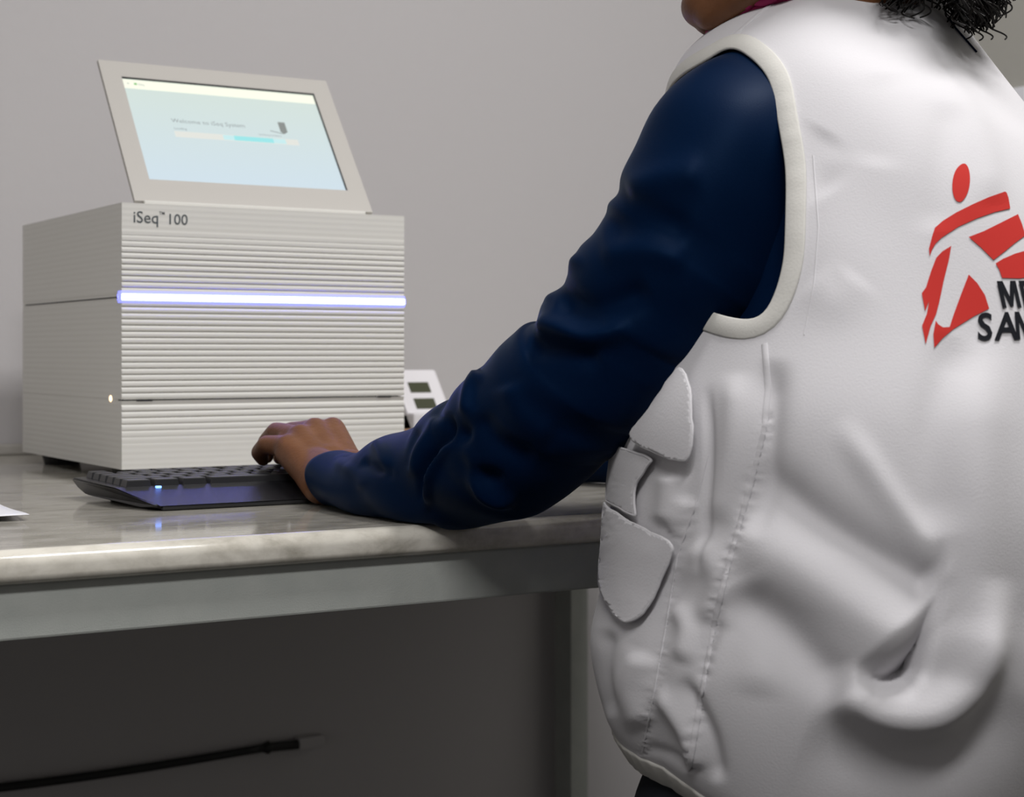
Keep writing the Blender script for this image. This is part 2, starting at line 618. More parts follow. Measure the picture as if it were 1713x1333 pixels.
mchild('screen', box_bm(SX0, SX1, SY0, SY1, -0.003, -0.0014), M_screen)
mchild('screen_gasket', box_bm(SX0 - 0.0002, SX1 + 0.0004, SY1 - 0.0002, SY1 + 0.0012, -0.003, 0.0002), M_dark)
mchild('screen_gasket', box_bm(SX1 - 0.0002, SX1 + 0.0010, SY0, SY1 + 0.0012, -0.003, 0.0002), M_dark)
ZS = -0.0012
mchild('screen_header', box_bm(SX0 + 0.0005, SX1 - 0.0005, SY1 - 0.0135, SY1 - 0.0008, -0.0014, ZS - 0.0001), M_sbar)
mchild('header_icon', box_bm(0.5705, 0.5735, SY1 - 0.0080, SY1 - 0.0052, -0.0013, ZS), M_sgreen)


def mtext(name, s, size, x, y, m, bold=0.0):
    me = text_mesh(s, size, bold, res=2)
    o = link(name, me, m, mon)
    o.location = (x, y, ZS + 0.0001)
    return o


mtext('header_text', 'iSeq', 0.0040, 0.5745, SY1 - 0.0082, M_sgrey)
mtext('header_text', '=', 0.0050, 0.5628, SY1 - 0.0083, M_sgrey)
mtext('title_text', 'Welcome to iSeq System', 0.0079, 0.5998, 0.1105, M_sgrey)
mtext('loading_text', 'Loading', 0.0044, 0.6003, 0.1008, M_sgrey)
mtext('status_text', 'Initializing hardware', 0.0032, 0.693, 0.1012, M_sgrey)
mchild('progress_bar', box_bm(0.5998, 0.7365, 0.0905, 0.0985, -0.0014, ZS), M_swhite)
for a, b_, m in ((0.652, 0.722, M_tealsoft), (0.664, 0.708, M_teal)):
    mchild('progress_segment', box_bm(a, b_, 0.0912, 0.0978, -0.0013, ZS + (0.0001 if m is M_teal else 0.00005)), m)
bm = bmesh.new()
for q in (((0.7195, 0.1225), (0.7275, 0.1225), (0.7275, 0.1085), (0.7225, 0.1050), (0.7195, 0.1085)),):
    f_ = bm.faces.new([bm.verts.new((x, y, ZS + 0.0001)) for x, y in q])
mchild('device_icon', bm, M_sdark)
bm = bmesh.new()
bm.faces.new([bm.verts.new((x, y, ZS + 0.0001)) for x, y in ((0.7075, 0.1085), (0.7082, 0.1095), (0.7215, 0.1062), (0.7215, 0.1052))])
mchild('device_icon', bm, M_sgrey)
# hinge shoe under the monitor
child('monitor_hinge', box_bm(0.547, 0.786, BY0 + 0.010, BY0 + 0.06, BZ1 - 0.002, BZ1 + 0.004, bev=0.001), M_white, ins)

# ================================================================== KEYBOARD
KX0, KX1 = 0.427, 0.800
KYF, KYB = 1.247, 1.405
kb = thing('computer_keyboard', 'black keyboard on the worktop in front of the ribbed instrument', 'keyboard', (0.66, 1.33, TOP))
KM = KYF + 0.047               # where the wrist slope ends and the keys begin
zt0, zt1 = TOP + 0.0160, TOP + 0.0175
bm = prism_x([(KYF + 0.004, TOP + 0.0012), (KYF - 0.001, TOP + 0.0042), (KYF + 0.003, TOP + 0.0052), (KM, zt0), (KYB - 0.003, zt1), (KYB, zt1 - 0.002),
              (KYB - 0.006, TOP + 0.008), (KYB - 0.016, TOP + 0.003), (KYF + 0.03, TOP + 0.0012)], KX0, KX1)
# the ends rake inwards towards the bottom
for v in bm.verts:
    h = max(0, (TOP + 0.012 - v.co.z)) * 0.9
    h += 0.013 * max(0.0, min(1.0, (KYF + 0.045 - v.co.y) / 0.035))
    v.co.x += h if v.co.x < 0.6 else -h
bmesh.ops.bevel(bm, geom=[e for e in bm.edges if abs(e.verts[0].co.x - e.verts[1].co.x) < 0.02], offset=0.0016, segments=2, affect='EDGES')
child('base', bm, M_kb, kb)
child('front_lip', box_bm(KX0 + 0.024, KX1 - 0.024, KYF - 0.0005, KYF + 0.006, TOP + 0.0006, TOP + 0.0038, bev=0.001), M_dark, kb)
for x in (KX0 + 0.03, KX1 - 0.05):
    child('foot', box_bm(x, x + 0.02, KYB - 0.022, KYB - 0.012, TOP, TOP + 0.0075, bev=0.001), M_dark, kb)
for x in (KX0 + 0.03, KX1 - 0.05):
    child('rubber_pad', box_bm(x, x + 0.02, KYF + 0.010, KYF + 0.018, TOP, TOP + 0.0015), M_dark, kb)
U = 0.01895
keym = {}


def key_mesh(wd):
    if wd not in keym:
        bm = bmesh.new()
        w_, d_, h_ = wd * U - 0.0022, U * 0.94 - 0.0022, 0.0065
        t = 0.0016
        lo = [bm.verts.new(p) for p in ((0, 0, 0), (w_, 0, 0), (w_, d_, 0), (0, d_, 0))]
        hi = [bm.verts.new(p) for p in ((t, t * .7, h_), (w_ - t, t * .7, h_), (w_ - t, d_ - t, h_), (t, d_ - t, h_))]
        for i in range(4):
            j = (i + 1) % 4
            bm.faces.new((lo[i], lo[j], hi[j], hi[i]))
        bm.faces.new(hi)
        bmesh.ops.bevel(bm, geom=list(bm.edges), offset=0.0006, segments=1, affect='EDGES')
        me = bpy.data.meshes.new('key')
        bm.to_mesh(me)
        bm.free()
        me.materials.append(M_key)
        keym[wd] = me
    return keym[wd]


rows = [[1.25, 1.25, 1.25, 6.25, 1.25, 1.25, 1.25, 1.25, .25, 1, 1, 1],
        [2.25] + [1] * 10 + [2.75, .25, -1, 1, -1],
        [1.75] + [1] * 11 + [2.25],
        [1.5] + [1] * 12 + [1.5, .25, 1, 1, 1],
        [1] * 13 + [2, .25, 1, 1, 1],
        [1, -1, 1, 1, 1, 1, -.5, 1, 1, 1, 1, -.5, 1, 1, 1, 1, .25, 1, 1, 1]]
slope = (zt1 - zt0) / (KYB - KM)
for r, row in enumerate(rows):
    x = KX0 + 0.011
    y = KM + 0.0012 + r * U * 0.94
    for wd in row:
        if wd == .25 or wd < 0:
            x += abs(wd) * U
            continue
        o = bpy.data.objects.new('key', key_mesh(wd))
        C.objects.link(o)
        o.location = (x, y, zt0 + (y - KM) * slope - 0.0012)
        o.rotation_euler = (math.atan(slope), 0, 0)
        o.parent = kb
        o.matrix_parent_inverse = Matrix.Translation(-kb.location)
        x += wd * U
child('indicator_light', box_bm(0.4605, 0.4650, KM - 0.0060, KM - 0.0030, zt0 - 0.0014, zt0 + 0.0004, bev=0.0005), M_kled, kb)

# ================================================================== SMALL THINGS
# paper sheet, corner seen at the left edge
pc = at(49, 870, 2793 * 0.1225 / (870 - 590.5))
pA = at(0, 845, 2793 * 0.1225 / (845 - 590.5)) - pc
pA[2] = 0
pA /= np.linalg.norm(pA)
pB = np.array([-pA[1], pA[0], 0])
if pB @ FWD > 0:
    pB = -pB
G = np.zeros((16, 16, 3))
for i in range(16):
    for j in range(16):
        u, v = i / 15, j / 15
        p = np.array([pc[0], pc[1], TOP + 0.0010]) + pA * u * 0.21 + pB * v * 0.297
        p[2] += 0.0035 * math.exp(-((u * 4) ** 2 + (v * 5) ** 2)) + 0.0006 * math.sin(5 * u + 3 * v) ** 2
        G[i, j] = p
me = grid_mesh('paper_sheet', G)
ps = link('paper_sheet', me, M_paper, smooth=True)
sd = ps.modifiers.new('solid', 'SOLIDIFY')
sd.thickness = 0.0003
tag(ps, 'white paper sheet lying on the worktop at the left of the keyboard', 'paper')

# digital timer behind the instrument's right side
tm = thing('digital_timer', 'white slanted timer with two dark displays behind the instrument', 'timer', (0.96, 1.80, TOP))
TW, TL = 0.062, 0.118
tt = math.radians(52)
tp = at(722, 712, 2.045)


def tpt(x, s, d):              # x across, s up the slanted face, d out of it
    return np.array([0.980 + x, 1.775 + s * math.cos(tt) + d * -math.sin(tt), TOP + 0.010 + s * math.sin(tt) + d * math.cos(tt)])


def slab(x0, x1, s0, s1, d0, d1, bev):
    bm = box_bm(x0, x1, s0, s1, d0, d1, bev)
    for v in bm.verts:
        v.co = Vector(tpt(*v.co))
    return bm


child('body', slab(-0.015, -0.015 + TW, 0.0, TL, -0.022, 0.0, 0.004), M_devw, tm)
child('display', slab(0.000, 0.029, 0.081, 0.097, -0.003, 0.0006, 0.0004), M_lcd, tm)
child('display', slab(0.000, 0.029, 0.056, 0.072, -0.003, 0.0006, 0.0004), M_lcd, tm)
for k in range(3):
    child('button', slab(0.0 + k * 0.012, 0.008 + k * 0.012, 0.022, 0.030, -0.001, 0.0016, 0.0006), M_dark, tm)
child('stand', box_bm(0.965, 1.015, 1.79, 1.865, TOP, TOP + 0.05, bev=0.003), M_devw, tm)
bx = thing('cardboard_box', 'small brown cardboard box lying low behind the instrument, half hidden by the sleeve', 'box', (0.93, 1.86, TOP))
child('carton', box_bm(0.90, 0.945, 1.70, 1.76, TOP, TOP + 0.032, bev=0.001), mat('brown_cardboard', (0.30, 0.17, 0.09), 0.8), bx)
child('flap', box_bm(0.901, 0.944, 1.701, 1.759, TOP + 0.032, TOP + 0.0328), MATS['brown_cardboard'], bx)

# black cable run on the wall under the bench
cb = thing('power_cable', 'black cable running along the wall under the bench with a plug at its end', 'cable', (0.0, WB, 0.45))


def wallpt(px, py, y):
    d = ray(px, py)
    k_ = y / d[1]
    return CAMP + d * k_


pa = wallpt(-260, 1345, WB - 0.012)
pb = wallpt(440, 1251, WB - 0.012)
pts = [pa * (1 - t) + pb * t + np.array([0, 0, -0.006 * math.sin(math.pi * t)]) for t in np.linspace(0, 1, 24)]
child('cord', tube_bm(pts, 0.0055, 10), M_dark, cb, True)
pe = wallpt(498, 1245, WB - 0.012)
child('plug', tube_bm([pb, pb * .85 + pe * .15, pb * .8 + pe * .2, pe], [0.006, 0.009, 0.0062, 0.0062], 12), M_dark, cb, True)
pf = wallpt(538, 1241, WB - 0.008)
child('socket', box_bm(pe[0], pf[0], WB - 0.018, WB - 0.0005, pe[2] - 0.007, pe[2] + 0.009, bev=0.002), M_wall, cb)

# notice on the right wall
d0 = ray(1676, 150)
k_ = 1.893 / d0[0]
nt0 = CAMP + d0 * k_
ntc = thing('wall_notice', 'pale paper notice with a small purple mark on the right wall', 'notice', (1.90, nt0[1] - 0.15, nt0[2] - 0.2))
ntc.location = (1.90, nt0[1] - 0.15, nt0[2] - 0.2)
child('sheet', box_bm(1.896, 1.8995, nt0[1] - 0.33, nt0[1] + 0.06, nt0[2] - 0.42, nt0[2]), M_paper, ntc)
child('printed_mark', box_bm(1.8955, 1.897, nt0[1] - 0.045, nt0[1] + 0.02, nt0[2] - 0.062, nt0[2] - 0.050), mat('purple_ink', (0.12, 0.06, 0.14), 0.7), ntc)

# ================================================================== PERSON
per = thing('person', 'person in white vest and navy sleeves leaning on the bench, typing', 'person', (0.83, 0.80, 0.0))


def pchild(name, me, m, parent=None, smooth=True):
    o = link(name, me, m, None, smooth)
    o.parent = parent or per
    o.matrix_parent_inverse = Matrix.Translation(-per.location)
    return o


ZC = CAM_Z
# ---- vest: stack of rings (height, centre x, centre y, half width, half depth, squareness, shoulder tilt, turn)
VK = [
    # z      cx     cy     a      b     n    tilt  turn
    (-.277, .822, .870, .172, .132, 2.3, 0.00, 4),
    (-.250, .823, .863, .190, .150, 2.3, 0.00, 4),
    (-.200, .826, .852, .202, .174, 2.3, 0.00, 4),
    (-.150, .835, .850, .200, .174, 2.3, 0.00, 4),
    (-.100, .840, .850, .201, .172, 2.3, 0.02, 4),
    (-.050, .845, .852, .199, .164, 2.3, 0.05, 4),
    (0.000, .860, .858, .190, .154, 2.4, 0.10, 3),
    (0.050, .868, .870, .184, .146, 2.5, 0.16, 2),
    (0.100, .872, .884, .174, .140, 2.5, 0.22, 0),
    (0.142, .872, .898, .160, .130, 2.4, 0.26, 0),
    (0.175, .870, .912, .142, .116, 2.3, 0.28, 0),
    (0.205, .870, .920, .116, .102, 2.2, 0.28, 0),
    (0.232, .874, .926, .090, .086, 2.1, 0.24, 0),
    (0.254, .878, .932, .076, .074, 2.0, 0.18, 0),
    (0.276, .880, .936, .068, .068, 2.0, 0.12, 0),
]
NV, NU = 300, 600
VR = catmull(VK, NV)
ang = np.linspace(0, 2 * np.pi, NU, endpoint=False)
ca, sa = np.cos(ang), np.sin(ang)
VV = np.zeros((NV, NU, 3))
for i, (z, cx, cy, a, b, n, tl, tn) in enumerate(VR):
    ex = 2.0 / n
    lx = a * np.sign(ca) * np.abs(ca) ** ex
    ly = b * np.sign(sa) * np.abs(sa) ** ex
    t = math.radians(tn)
    x = lx * math.cos(t) - ly * math.sin(t)
    y = lx * math.sin(t) + ly * math.cos(t)
    VV[i, :, 0] = cx + x
    VV[i, :, 1] = cy + y
    VV[i, :, 2] = ZC + z - tl * x + np.where(ly < 0, 0.34, 0.10) * ly * min(1, max(0, (-.17 - z) / .09)) ** 1.5


def grid_normals(V):
    du = np.roll(V, -1, 1) - np.roll(V, 1, 1)
    dv = np.gradient(V, axis=0)
    n = np.cross(du, dv)
    return n / (np.linalg.norm(n, axis=2, keepdims=True) + 1e-12)


def seg_dist(PX, PY, line):
    """distance to a polyline and position along it (0..1)"""
    best = np.full(PX.shape, 1e9)
    tt_ = np.zeros(PX.shape)
    n = len(line) - 1
    for i in range(n):
        (x0, y0), (x1, y1) = line[i], line[i + 1]
        dx, dy = x1 - x0, y1 - y0
        L = dx * dx + dy * dy
        t = np.clip(((PX - x0) * dx + (PY - y0) * dy) / L, 0, 1)
        d = np.hypot(PX - x0 - t * dx, PY - y0 - t * dy)
        m = d < best
        best = np.where(m, d, best)
        tt_ = np.where(m, (i + t) / n, tt_)
    return best, tt_


def side_dist(PX, PY, line):
    """signed distance: positive to the right of the direction of travel (picture axes, y down)"""
    best = np.full(PX.shape, 1e9)
    sg = np.zeros(PX.shape)
    tt_ = np.zeros(PX.shape)
    n = len(line) - 1
    for i in range(n):
        (x0, y0), (x1, y1) = line[i], line[i + 1]
        dx, dy = x1 - x0, y1 - y0
        L = dx * dx + dy * dy
        t = np.clip(((PX - x0) * dx + (PY - y0) * dy) / L, 0, 1)
        d = np.hypot(PX - x0 - t * dx, PY - y0 - t * dy)
        m = d < best
        s = np.sign(dx * (PY - y0) - dy * (PX - x0))
        best = np.where(m, d, best)
        sg = np.where(m, s, sg)
        tt_ = np.where(m, (i + t) / n, tt_)
    return best * sg, tt_


def folds(V, spec, N=None):
    """raise or sink cloth along soft lines; spec rows: (polyline, half width, height in m, taper)"""
    N = grid_normals(V) if N is None else N
    P = V.reshape(-1, 3) - CAMP
    Z = P @ FWD
    PX = (856.5 + (P @ RGT) / Z * F).reshape(V.shape[:2])
    PY = (590.5 - (P @ UPV) / Z * F).reshape(V.shape[:2])
    facing = -(N.reshape(-1, 3) * (P / np.linalg.norm(P, axis=1, keepdims=True))).sum(1).reshape(V.shape[:2])
    front = np.clip((facing + 0.05) / 0.25, 0, 1)
    D = np.zeros(V.shape[:2])
    for line, wd, h, kind in spec:
        if kind not in ('dent', 'cowl'):
            line = [tuple(p) for p in catmull(line, 6 * len(line))]
        if kind == 'ridge':
            d, t = seg_dist(PX, PY, line)
            tap = np.clip(np.minimum(t, 1 - t) / 0.22, 0.0, 1)
            tap = tap * tap * (3 - 2 * tap)
            D += h * np.exp(-(d / wd) ** 2) * tap
        elif kind == 'cowl':        # sheet tucked under a slanting edge: deepens from the edge (first two points) to the far rim
            (ax, ay), (bx, by) = line[0], line[1]
            L_ = math.hypot(bx - ax, by - ay)
            dl = ((PX - ax) * (by - ay) - (PY - ay) * (bx - ax)) / L_
            ins_ = np.zeros(PX.shape, bool)
            for (x0, y0), (x1, y1) in zip(line, line[1:] + line[:1]):
                ins_ ^= ((y0 > PY) != (y1 > PY)) & (PX < (x1 - x0) * (PY - y0) / (y1 - y0 + 1e-9) + x0)
            d, _t = seg_dist(PX, PY, line[1:] + line[:1])
            sd_ = np.where(ins_, d, -d)
            D += h * np.clip(np.abs(dl) / 85, 0, 1) ** 1.15 * (lambda q: q * q * (3 - 2 * q))(np.clip(sd_ / wd, 0, 1)) * ins_
        elif kind == 'long':        # rises slowly from the start, ends quickly
            d, t = seg_dist(PX, PY, line)
            D += h * np.exp(-(d / wd) ** 2) * t ** 1.4 * (1 - t ** 12)
        elif kind == 'bump':
            d, t = seg_dist(PX, PY, line)
            D += h * np.exp(-(d / wd) ** 2)
        elif kind == 'step':        # sharp edge on one side, long soft slope on the other
            s, t = side_dist(PX, PY, line)
            tap = np.clip(np.minimum(t, 1 - t) / 0.25, 0.0, 1)
            tap = tap * tap * (3 - 2 * tap)
            g = np.where(s > 0, np.exp(-(s / wd) ** 2), np.exp(-(s / (wd * 0.14)) ** 2))
            D += h * g * tap
        elif kind == 'dent':        # hollow inside an outline, soft rim
            d, t = seg_dist(PX, PY, line + line[:1])
            ins_ = np.zeros(PX.shape, bool)
            for (x0, y0), (x1, y1) in zip(line, line[1:] + line[:1]):
                ins_ ^= ((y0 > PY) != (y1 > PY)) & (PX < (x1 - x0) * (PY - y0) / (y1 - y0 + 1e-9) + x0)
            sd_ = np.where(ins_, d, -d)
            D += h / (1 + np.exp(-(sd_ - wd * .5) / (wd * .3)))
        elif kind == 'pucker':
            d, t = seg_dist(PX, PY, line)
            D += h * np.exp(-(d / wd) ** 2) * np.sin(t * 2 * np.pi * 38 + np.sin(t * 40) * 1.5)
    return V + N * (D * front)[..., None]


VF = [
    # the cowl fold on the lower back: a slanting sheet, a hollow under it, an upturned lip below, a crease at the right
    ([(1262, 770), (1340, 850), (1440, 915), (1530, 965), (1566, 985)], 36, -0.0095, 'ridge'),
    ([(1400, 700), (1480, 820), (1535, 900), (1572, 985)], 22, 0.0032, 'ridge'),
    ([(1200, 880), (1320, 950), (1420, 1020), (1490, 1068), (1530, 1100)], 62, 0.0115, 'ridge'),
    ([(1574, 984), (1418, 1120), (1432, 1144), (1460, 1160), (1500, 1165), (1532, 1157), (1550, 1132), (1556, 1095), (1566, 1038)], 24, -0.032, 'cowl'),
    ([(1640, 560), (1632, 800), (1628, 1000), (1606, 1140)], 56, 0.008, 'ridge'),
    ([(1402, 1110), (1430, 1170), (1500, 1198), (1580, 1182), (1640, 1110), (1662, 960)], 36, 0.013, 'ridge'),
    ([(1575, 900), (1570, 1000), (1556, 1090), (1550, 1150)], 30, -0.003, 'step'),
    ([(1340, 1230), (1480, 1275), (1600, 1260), (1720, 1160)], 60, -0.007, 'ridge'),
    ([(1225, 985), (1327, 1078), (1415, 1168)], 36, -0.0085, 'ridge'),
    ([(1610, 560), (1560, 720), (1570, 900)], 36, -0.0035, 'ridge'),
    ([(1120, 790), (1118, 830), (1112, 880)], 20, 0.005, 'ridge'),
    ([(1150, 830), (1135, 870), (1120, 890)], 14, 0.003, 'ridge'),
    # side
    ([(1120, 1010), (1150, 1050), (1140, 1110)], 18, 0.004, 'ridge'),
    ([(1215, 1000), (1185, 1080), (1170, 1150)], 12, -0.003, 'ridge'),
    ([(1296, 600), (1285, 760), (1262, 900)], 24, -0.006, 'ridge'),
    ([(1230, 620), (1222, 760), (1195, 880)], 24, 0.004, 'ridge'),
    ([(1182, 640), (1184, 760), (1178, 880), (1168, 960)], 8, -0.003, 'ridge'),
    ([(1165, 900), (1205, 970), (1190, 1050)], 28, 0.006, 'ridge'),
    ([(1150, 950), (1108, 1060), (1090, 1150)], 22, -0.003, 'ridge'),
    ([(1240, 960), (1275, 1050), (1262, 1170)], 40, 0.003, 'ridge'),
    ([(1080, 1090), (1055, 1150), (1080, 1220)], 24, 0.006, 'ridge'),
    ([(1100, 1150), (1150, 1225), (1165, 1290)], 15, 0.006, 'ridge'),
    ([(1140, 1130), (1190, 1230), (1205, 1310)], 13, -0.005, 'ridge'),
    ([(1022, 1050), (1012, 1120), (1030, 1200)], 14, -0.004, 'ridge'),
    ([(1075, 1250), (1120, 1262), (1170, 1290)], 10, -0.002, 'ridge'),
    # upper back
    ([(1385, 215), (1360, 270), (1390, 325)], 34, -0.0016, 'ridge'),
    ([(1480, 120), (1478, 200), (1465, 280)], 38, -0.0014, 'ridge'),
    ([(1560, 100), (1615, 180), (1645, 260), (1655, 350)], 26, 0.0022, 'ridge'),
    ([(1590, 170), (1572, 280), (1565, 390)], 32, -0.0016, 'ridge'),
    ([(1350, 470), (1400, 500), (1440, 460)], 36, 0.0012, 'ridge'),
    # puckered seams
    ([(1283, 690), (1260, 790), (1225, 930), (1195, 1040), (1172, 1170), (1152, 1290)], 9, 0.0015, 'pucker'),
    ([(1165, 840), (1133, 930), (1112, 1060), (1090, 1180), (1075, 1262)], 8, 0.0009, 'pucker'),
]
VV0 = VV.copy()
VV = folds(VV, VF)
VN = grid_normals(VV)
# soft irregular crumple
for _ in range(26):
    fx, fz, ph = rng.uniform(3, 11), rng.uniform(8, 34), rng.uniform(0, 6.28)
    VV += VN * (0.00032 * np.sin(ang[None, :] * round(fx) + (VV[..., 2] - ZC) * fz + ph))[..., None]
VN = grid_normals(VV)

# armholes: egg-shaped openings at both sides, laid out in the (depth, height) plane of the shoulder


AHP = [(.890, .209), (.864, .197), (.842, .178), (.826, .151), (.810, .117), (.799, .080), (.794, .055), (.795, .034), (.801, .020), (.820, .020),
       (.845, .025), (.880, .034), (.915, .050), (.945, .080), (.968, .120), (.978, .155), (.973, .183), (.955, .193), (.935, .198), (.912, .203)]
AHC = np.array([.884, .112])
_sm = catmull(AHP[-3:] + AHP + AHP[:3], 26 * 12)[36:-24] - AHC
_th = np.arctan2(_sm[:, 1], _sm[:, 0])
_o = np.argsort(_th)
_th, _rr = _th[_o], np.hypot(_sm[:, 0], _sm[:, 1])[_o]
RIGHT_DROP = 0.075


def ah_r(th):
    return np.interp(th, _th, _rr, period=2 * np.pi)


def armhole(V):
    z = V[..., 2] - ZC
    out = []
    for dz in (0.0, RIGHT_DROP):
        dy, dzz = V[..., 1] - AHC[0], z + dz - AHC[1]
        out.append(np.hypot(dy, dzz) / ah_r(np.arctan2(dzz, dy)))
    L = np.where(V[..., 0] < 0.80, out[0], 9)
    R_ = np.where(V[..., 0] > 0.94, out[1], 9)
    return np.minimum(L, R_)


AH = armhole(VV).reshape(-1)
vest_faces = []
idx = lambda i, j: i * NU + (j % NU)
for i in range(NV - 1):
    for j in range(NU):
        q = (idx(i, j), idx(i, j + 1), idx(i + 1, j + 1), idx(i + 1, j))
        vest_faces.append(q)
verts = VV.reshape(-1, 3).copy()
keep = [q for q in vest_faces if sum(AH[k] for k in q) / 4 > 1.0]
full_bvh = BVHTree.FromPolygons([Vector(v) for v in verts], vest_faces)
base_bvh = BVHTree.FromPolygons([Vector(v) for v in VV0.reshape(-1, 3)], vest_faces)
# pull the cut edge onto the smooth outline
used = {}
for q in keep:
    for a_, b_ in zip(q, q[1:] + q[:1]):
        e2 = (min(a_, b_), max(a_, b_))
        used[e2] = used.get(e2, 0) + 1
edge_v = {k for e2, c in used.items() if c == 1 for k in e2 if 0 < k // NU < NV - 1}


def snap(p, which):
    """move p in the surface so that the armhole function is 1"""
    cy, cz = AHC[0], AHC[1] + ZC - (RIGHT_DROP if which == 'r' else 0)
    val = float(armhole(p[None, None, :])[0, 0])
    sx = -1 if which == 'l' else 1
    y, z = cy + (p[1] - cy) / val, cz + (p[2] - cz) / val
    loc, n, fi, dist = full_bvh.ray_cast(Vector((0.87 + sx * .5, y, z)), Vector((-sx, 0, 0)), 0.5)
    if loc is None or (loc - Vector(p)).length > .012:
        loc, n, fi, dist = full_bvh.find_nearest(Vector((p[0], y, z)))
    return np.array(loc)


for k in edge_v:
    if AH[k] < 5:
        verts[k] = snap(verts[k], 'l' if verts[k][0] < 0.85 else 'r')
me = bpy.data.meshes.new('vest')
remap = {}
vl = []
for q in keep:
    for k in q:
        if k not in remap:
            remap[k] = len(vl)
            vl.append(verts[k].tolist())
me.from_pydata(vl, [], [tuple(remap[k] for k in q) for q in keep])
vest = pchild('vest', me, M_vest)
vest['label'] = 'white sleeveless cotton vest with red and black print'
sd = vest.modifiers.new('thick', 'SOLIDIFY')
sd.thickness = 0.0018
sd.offset = -1
vbvh = BVHTree.FromPolygons([Vector(v) for v in vl], [tuple(remap[k] for k in q) for q in keep])


def vchild(name, me, m, smooth=True):
    o = link(name, me, m, None, smooth)
    o.parent = vest
    return o


def on_vest(px, py, off=0.0, bvh=None):
    d = Vector(ray(px, py)).normalized()
    loc, n, fi, dist = (bvh or full_bvh).ray_cast(Vector(CAMP), d, 4.0)
    if loc is None:
        z_ = 1.12
        loc, n, fi, dist = (bvh or full_bvh).find_nearest(Vector(at(px, py, z_)))
    if n.dot(d) > 0:
        n = -n
    return np.array(loc + n * off), np.array(n)


def round_poly(pts, it=2):
    for _ in range(it):
        out = []
        n = len(pts)
        for i in range(n):
            a_, b_ = np.array(pts[i]), np.array(pts[(i + 1) % n])
            out += [tuple(a_ * .75 + b_ * .25), tuple(a_ * .25 + b_ * .75)]
        pts = out
    return pts


def resample(poly, step, closed=False):
    P = [np.array(p, float) for p in poly]
    if closed:
        P.append(P[0])
    out = [P[0]]
    for a_, b_ in zip(P[:-1], P[1:]):
        n = max(1, int(np.linalg.norm(b_ - a_) / step))
        for i in range(1, n + 1):
            out.append(a_ + (b_ - a_) * i / n)
    return out


def strip(name, P, N, W, thick, m, parent_fn, lift=0.0):
    """cloth strip: centre points P, outward normals N, width vectors W"""
    rows = []
    for p, n, w_ in zip(P, N, W):
        prof = []
        for s, h in ((-1, -0.2), (-1, 0.55), (-0.85, 0.95), (0, 1.1), (0.85, 0.95), (1, 0.55), (1, -0.2)):
            prof.append(p + w_ * s + n * (h * thick + lift))
        rows.append(prof)
    me = grid_mesh(name, np.array(rows))
    return parent_fn(name, me, m)


def seam(name, line, width, thick, m=None):
    L = resample(line, 7)
    P, N = zip(*[on_vest(x, y) for x, y in L])
    P, N = np.array(P), np.array(N)
    k5 = np.ones(5) / 5
    T = np.gradient(P, axis=0)
    T /= np.linalg.norm(T, axis=1, keepdims=True) + 1e-9
    W = np.cross(N, T) * width / 2
    return strip(name, P, N, W, thick, m or M_vest, vchild)


# binding tape round both armholes
for dz_, sx in ((0.0, -1), (RIGHT_DROP, 1)):
    P, N = [], []
    for t in np.linspace(0, 2 * np.pi, 200):
        r = float(ah_r(math.atan2(math.sin(t), math.cos(t))))
        y, z = AHC[0] + r * math.cos(t), AHC[1] - dz_ + ZC + r * math.sin(t)
        loc, n, fi, dist = full_bvh.ray_cast(Vector((0.87 + sx * 0.5, y, z)), Vector((-sx, 0, 0)), 0.5)
        if loc is None:
            loc, n, fi, dist = full_bvh.find_nearest(Vector((0.87 + sx * 0.14, y, z)))
        if n.dot(loc - Vector((0.87, 0.90, loc.z - 0.05))) < 0:
            n = -n
        P.append(loc[:])
        N.append(n[:])
    P, N = np.array(P), np.array(N)
    k7 = np.ones(5) / 5

    def sm(A):
        B = np.vstack([A[-7:-1], A, A[1:7]])
        return np.stack([np.convolve(B[:, k], k7, 'same') for k in range(3)], 1)[6:-6]
    P, N = sm(P), sm(N)
    P[-1], N[-1] = P[0], N[0]
    N /= np.linalg.norm(N, axis=1, keepdims=True)
    T = np.gradient(P, axis=0)
    T[0] = T[-1] = P[1] - P[-2]
    D_ = np.cross(N, T)
    D_ /= np.linalg.norm(D_, axis=1, keepdims=True)
    if (D_ * (P - P.mean(0))).sum() < 0:
        D_ = -D_
    W = D_ * 0.0066
    P = P + D_ * 0.0050
    Q = []
    for p, n in zip(P, N):
        loc, n2, fi, dist = full_bvh.find_nearest(Vector(p))
        Q.append(np.array(loc))
    P = np.array(Q)
    N = N * (1 + 0.10 * np.sin(np.arange(len(N)) * 0.8) * np.sin(np.arange(len(N)) * 0.23))[:, None]
    strip('armhole_binding', P, N, W, 0.0015, M_bind, vchild)['label'] = 'cream binding tape'

# hem tape
r0 = 6
P = VV[r0].copy()
N = VN[r0]
T = np.array([0, 0, 1.0])
Wv = (VV[r0 + 6] - VV[r0 - 6])
Wv = Wv / np.linalg.norm(Wv, axis=1, keepdims=True) * 0.0105
P = np.vstack([P, P[:1]])
N = np.vstack([N, N[:1]])
Wv = np.vstack([Wv, Wv[:1]])
strip('hem', P, N * (1 + 0.15 * np.sin(np.arange(len(N)) * 0.9))[:, None], Wv, 0.0016, M_bind, vchild)

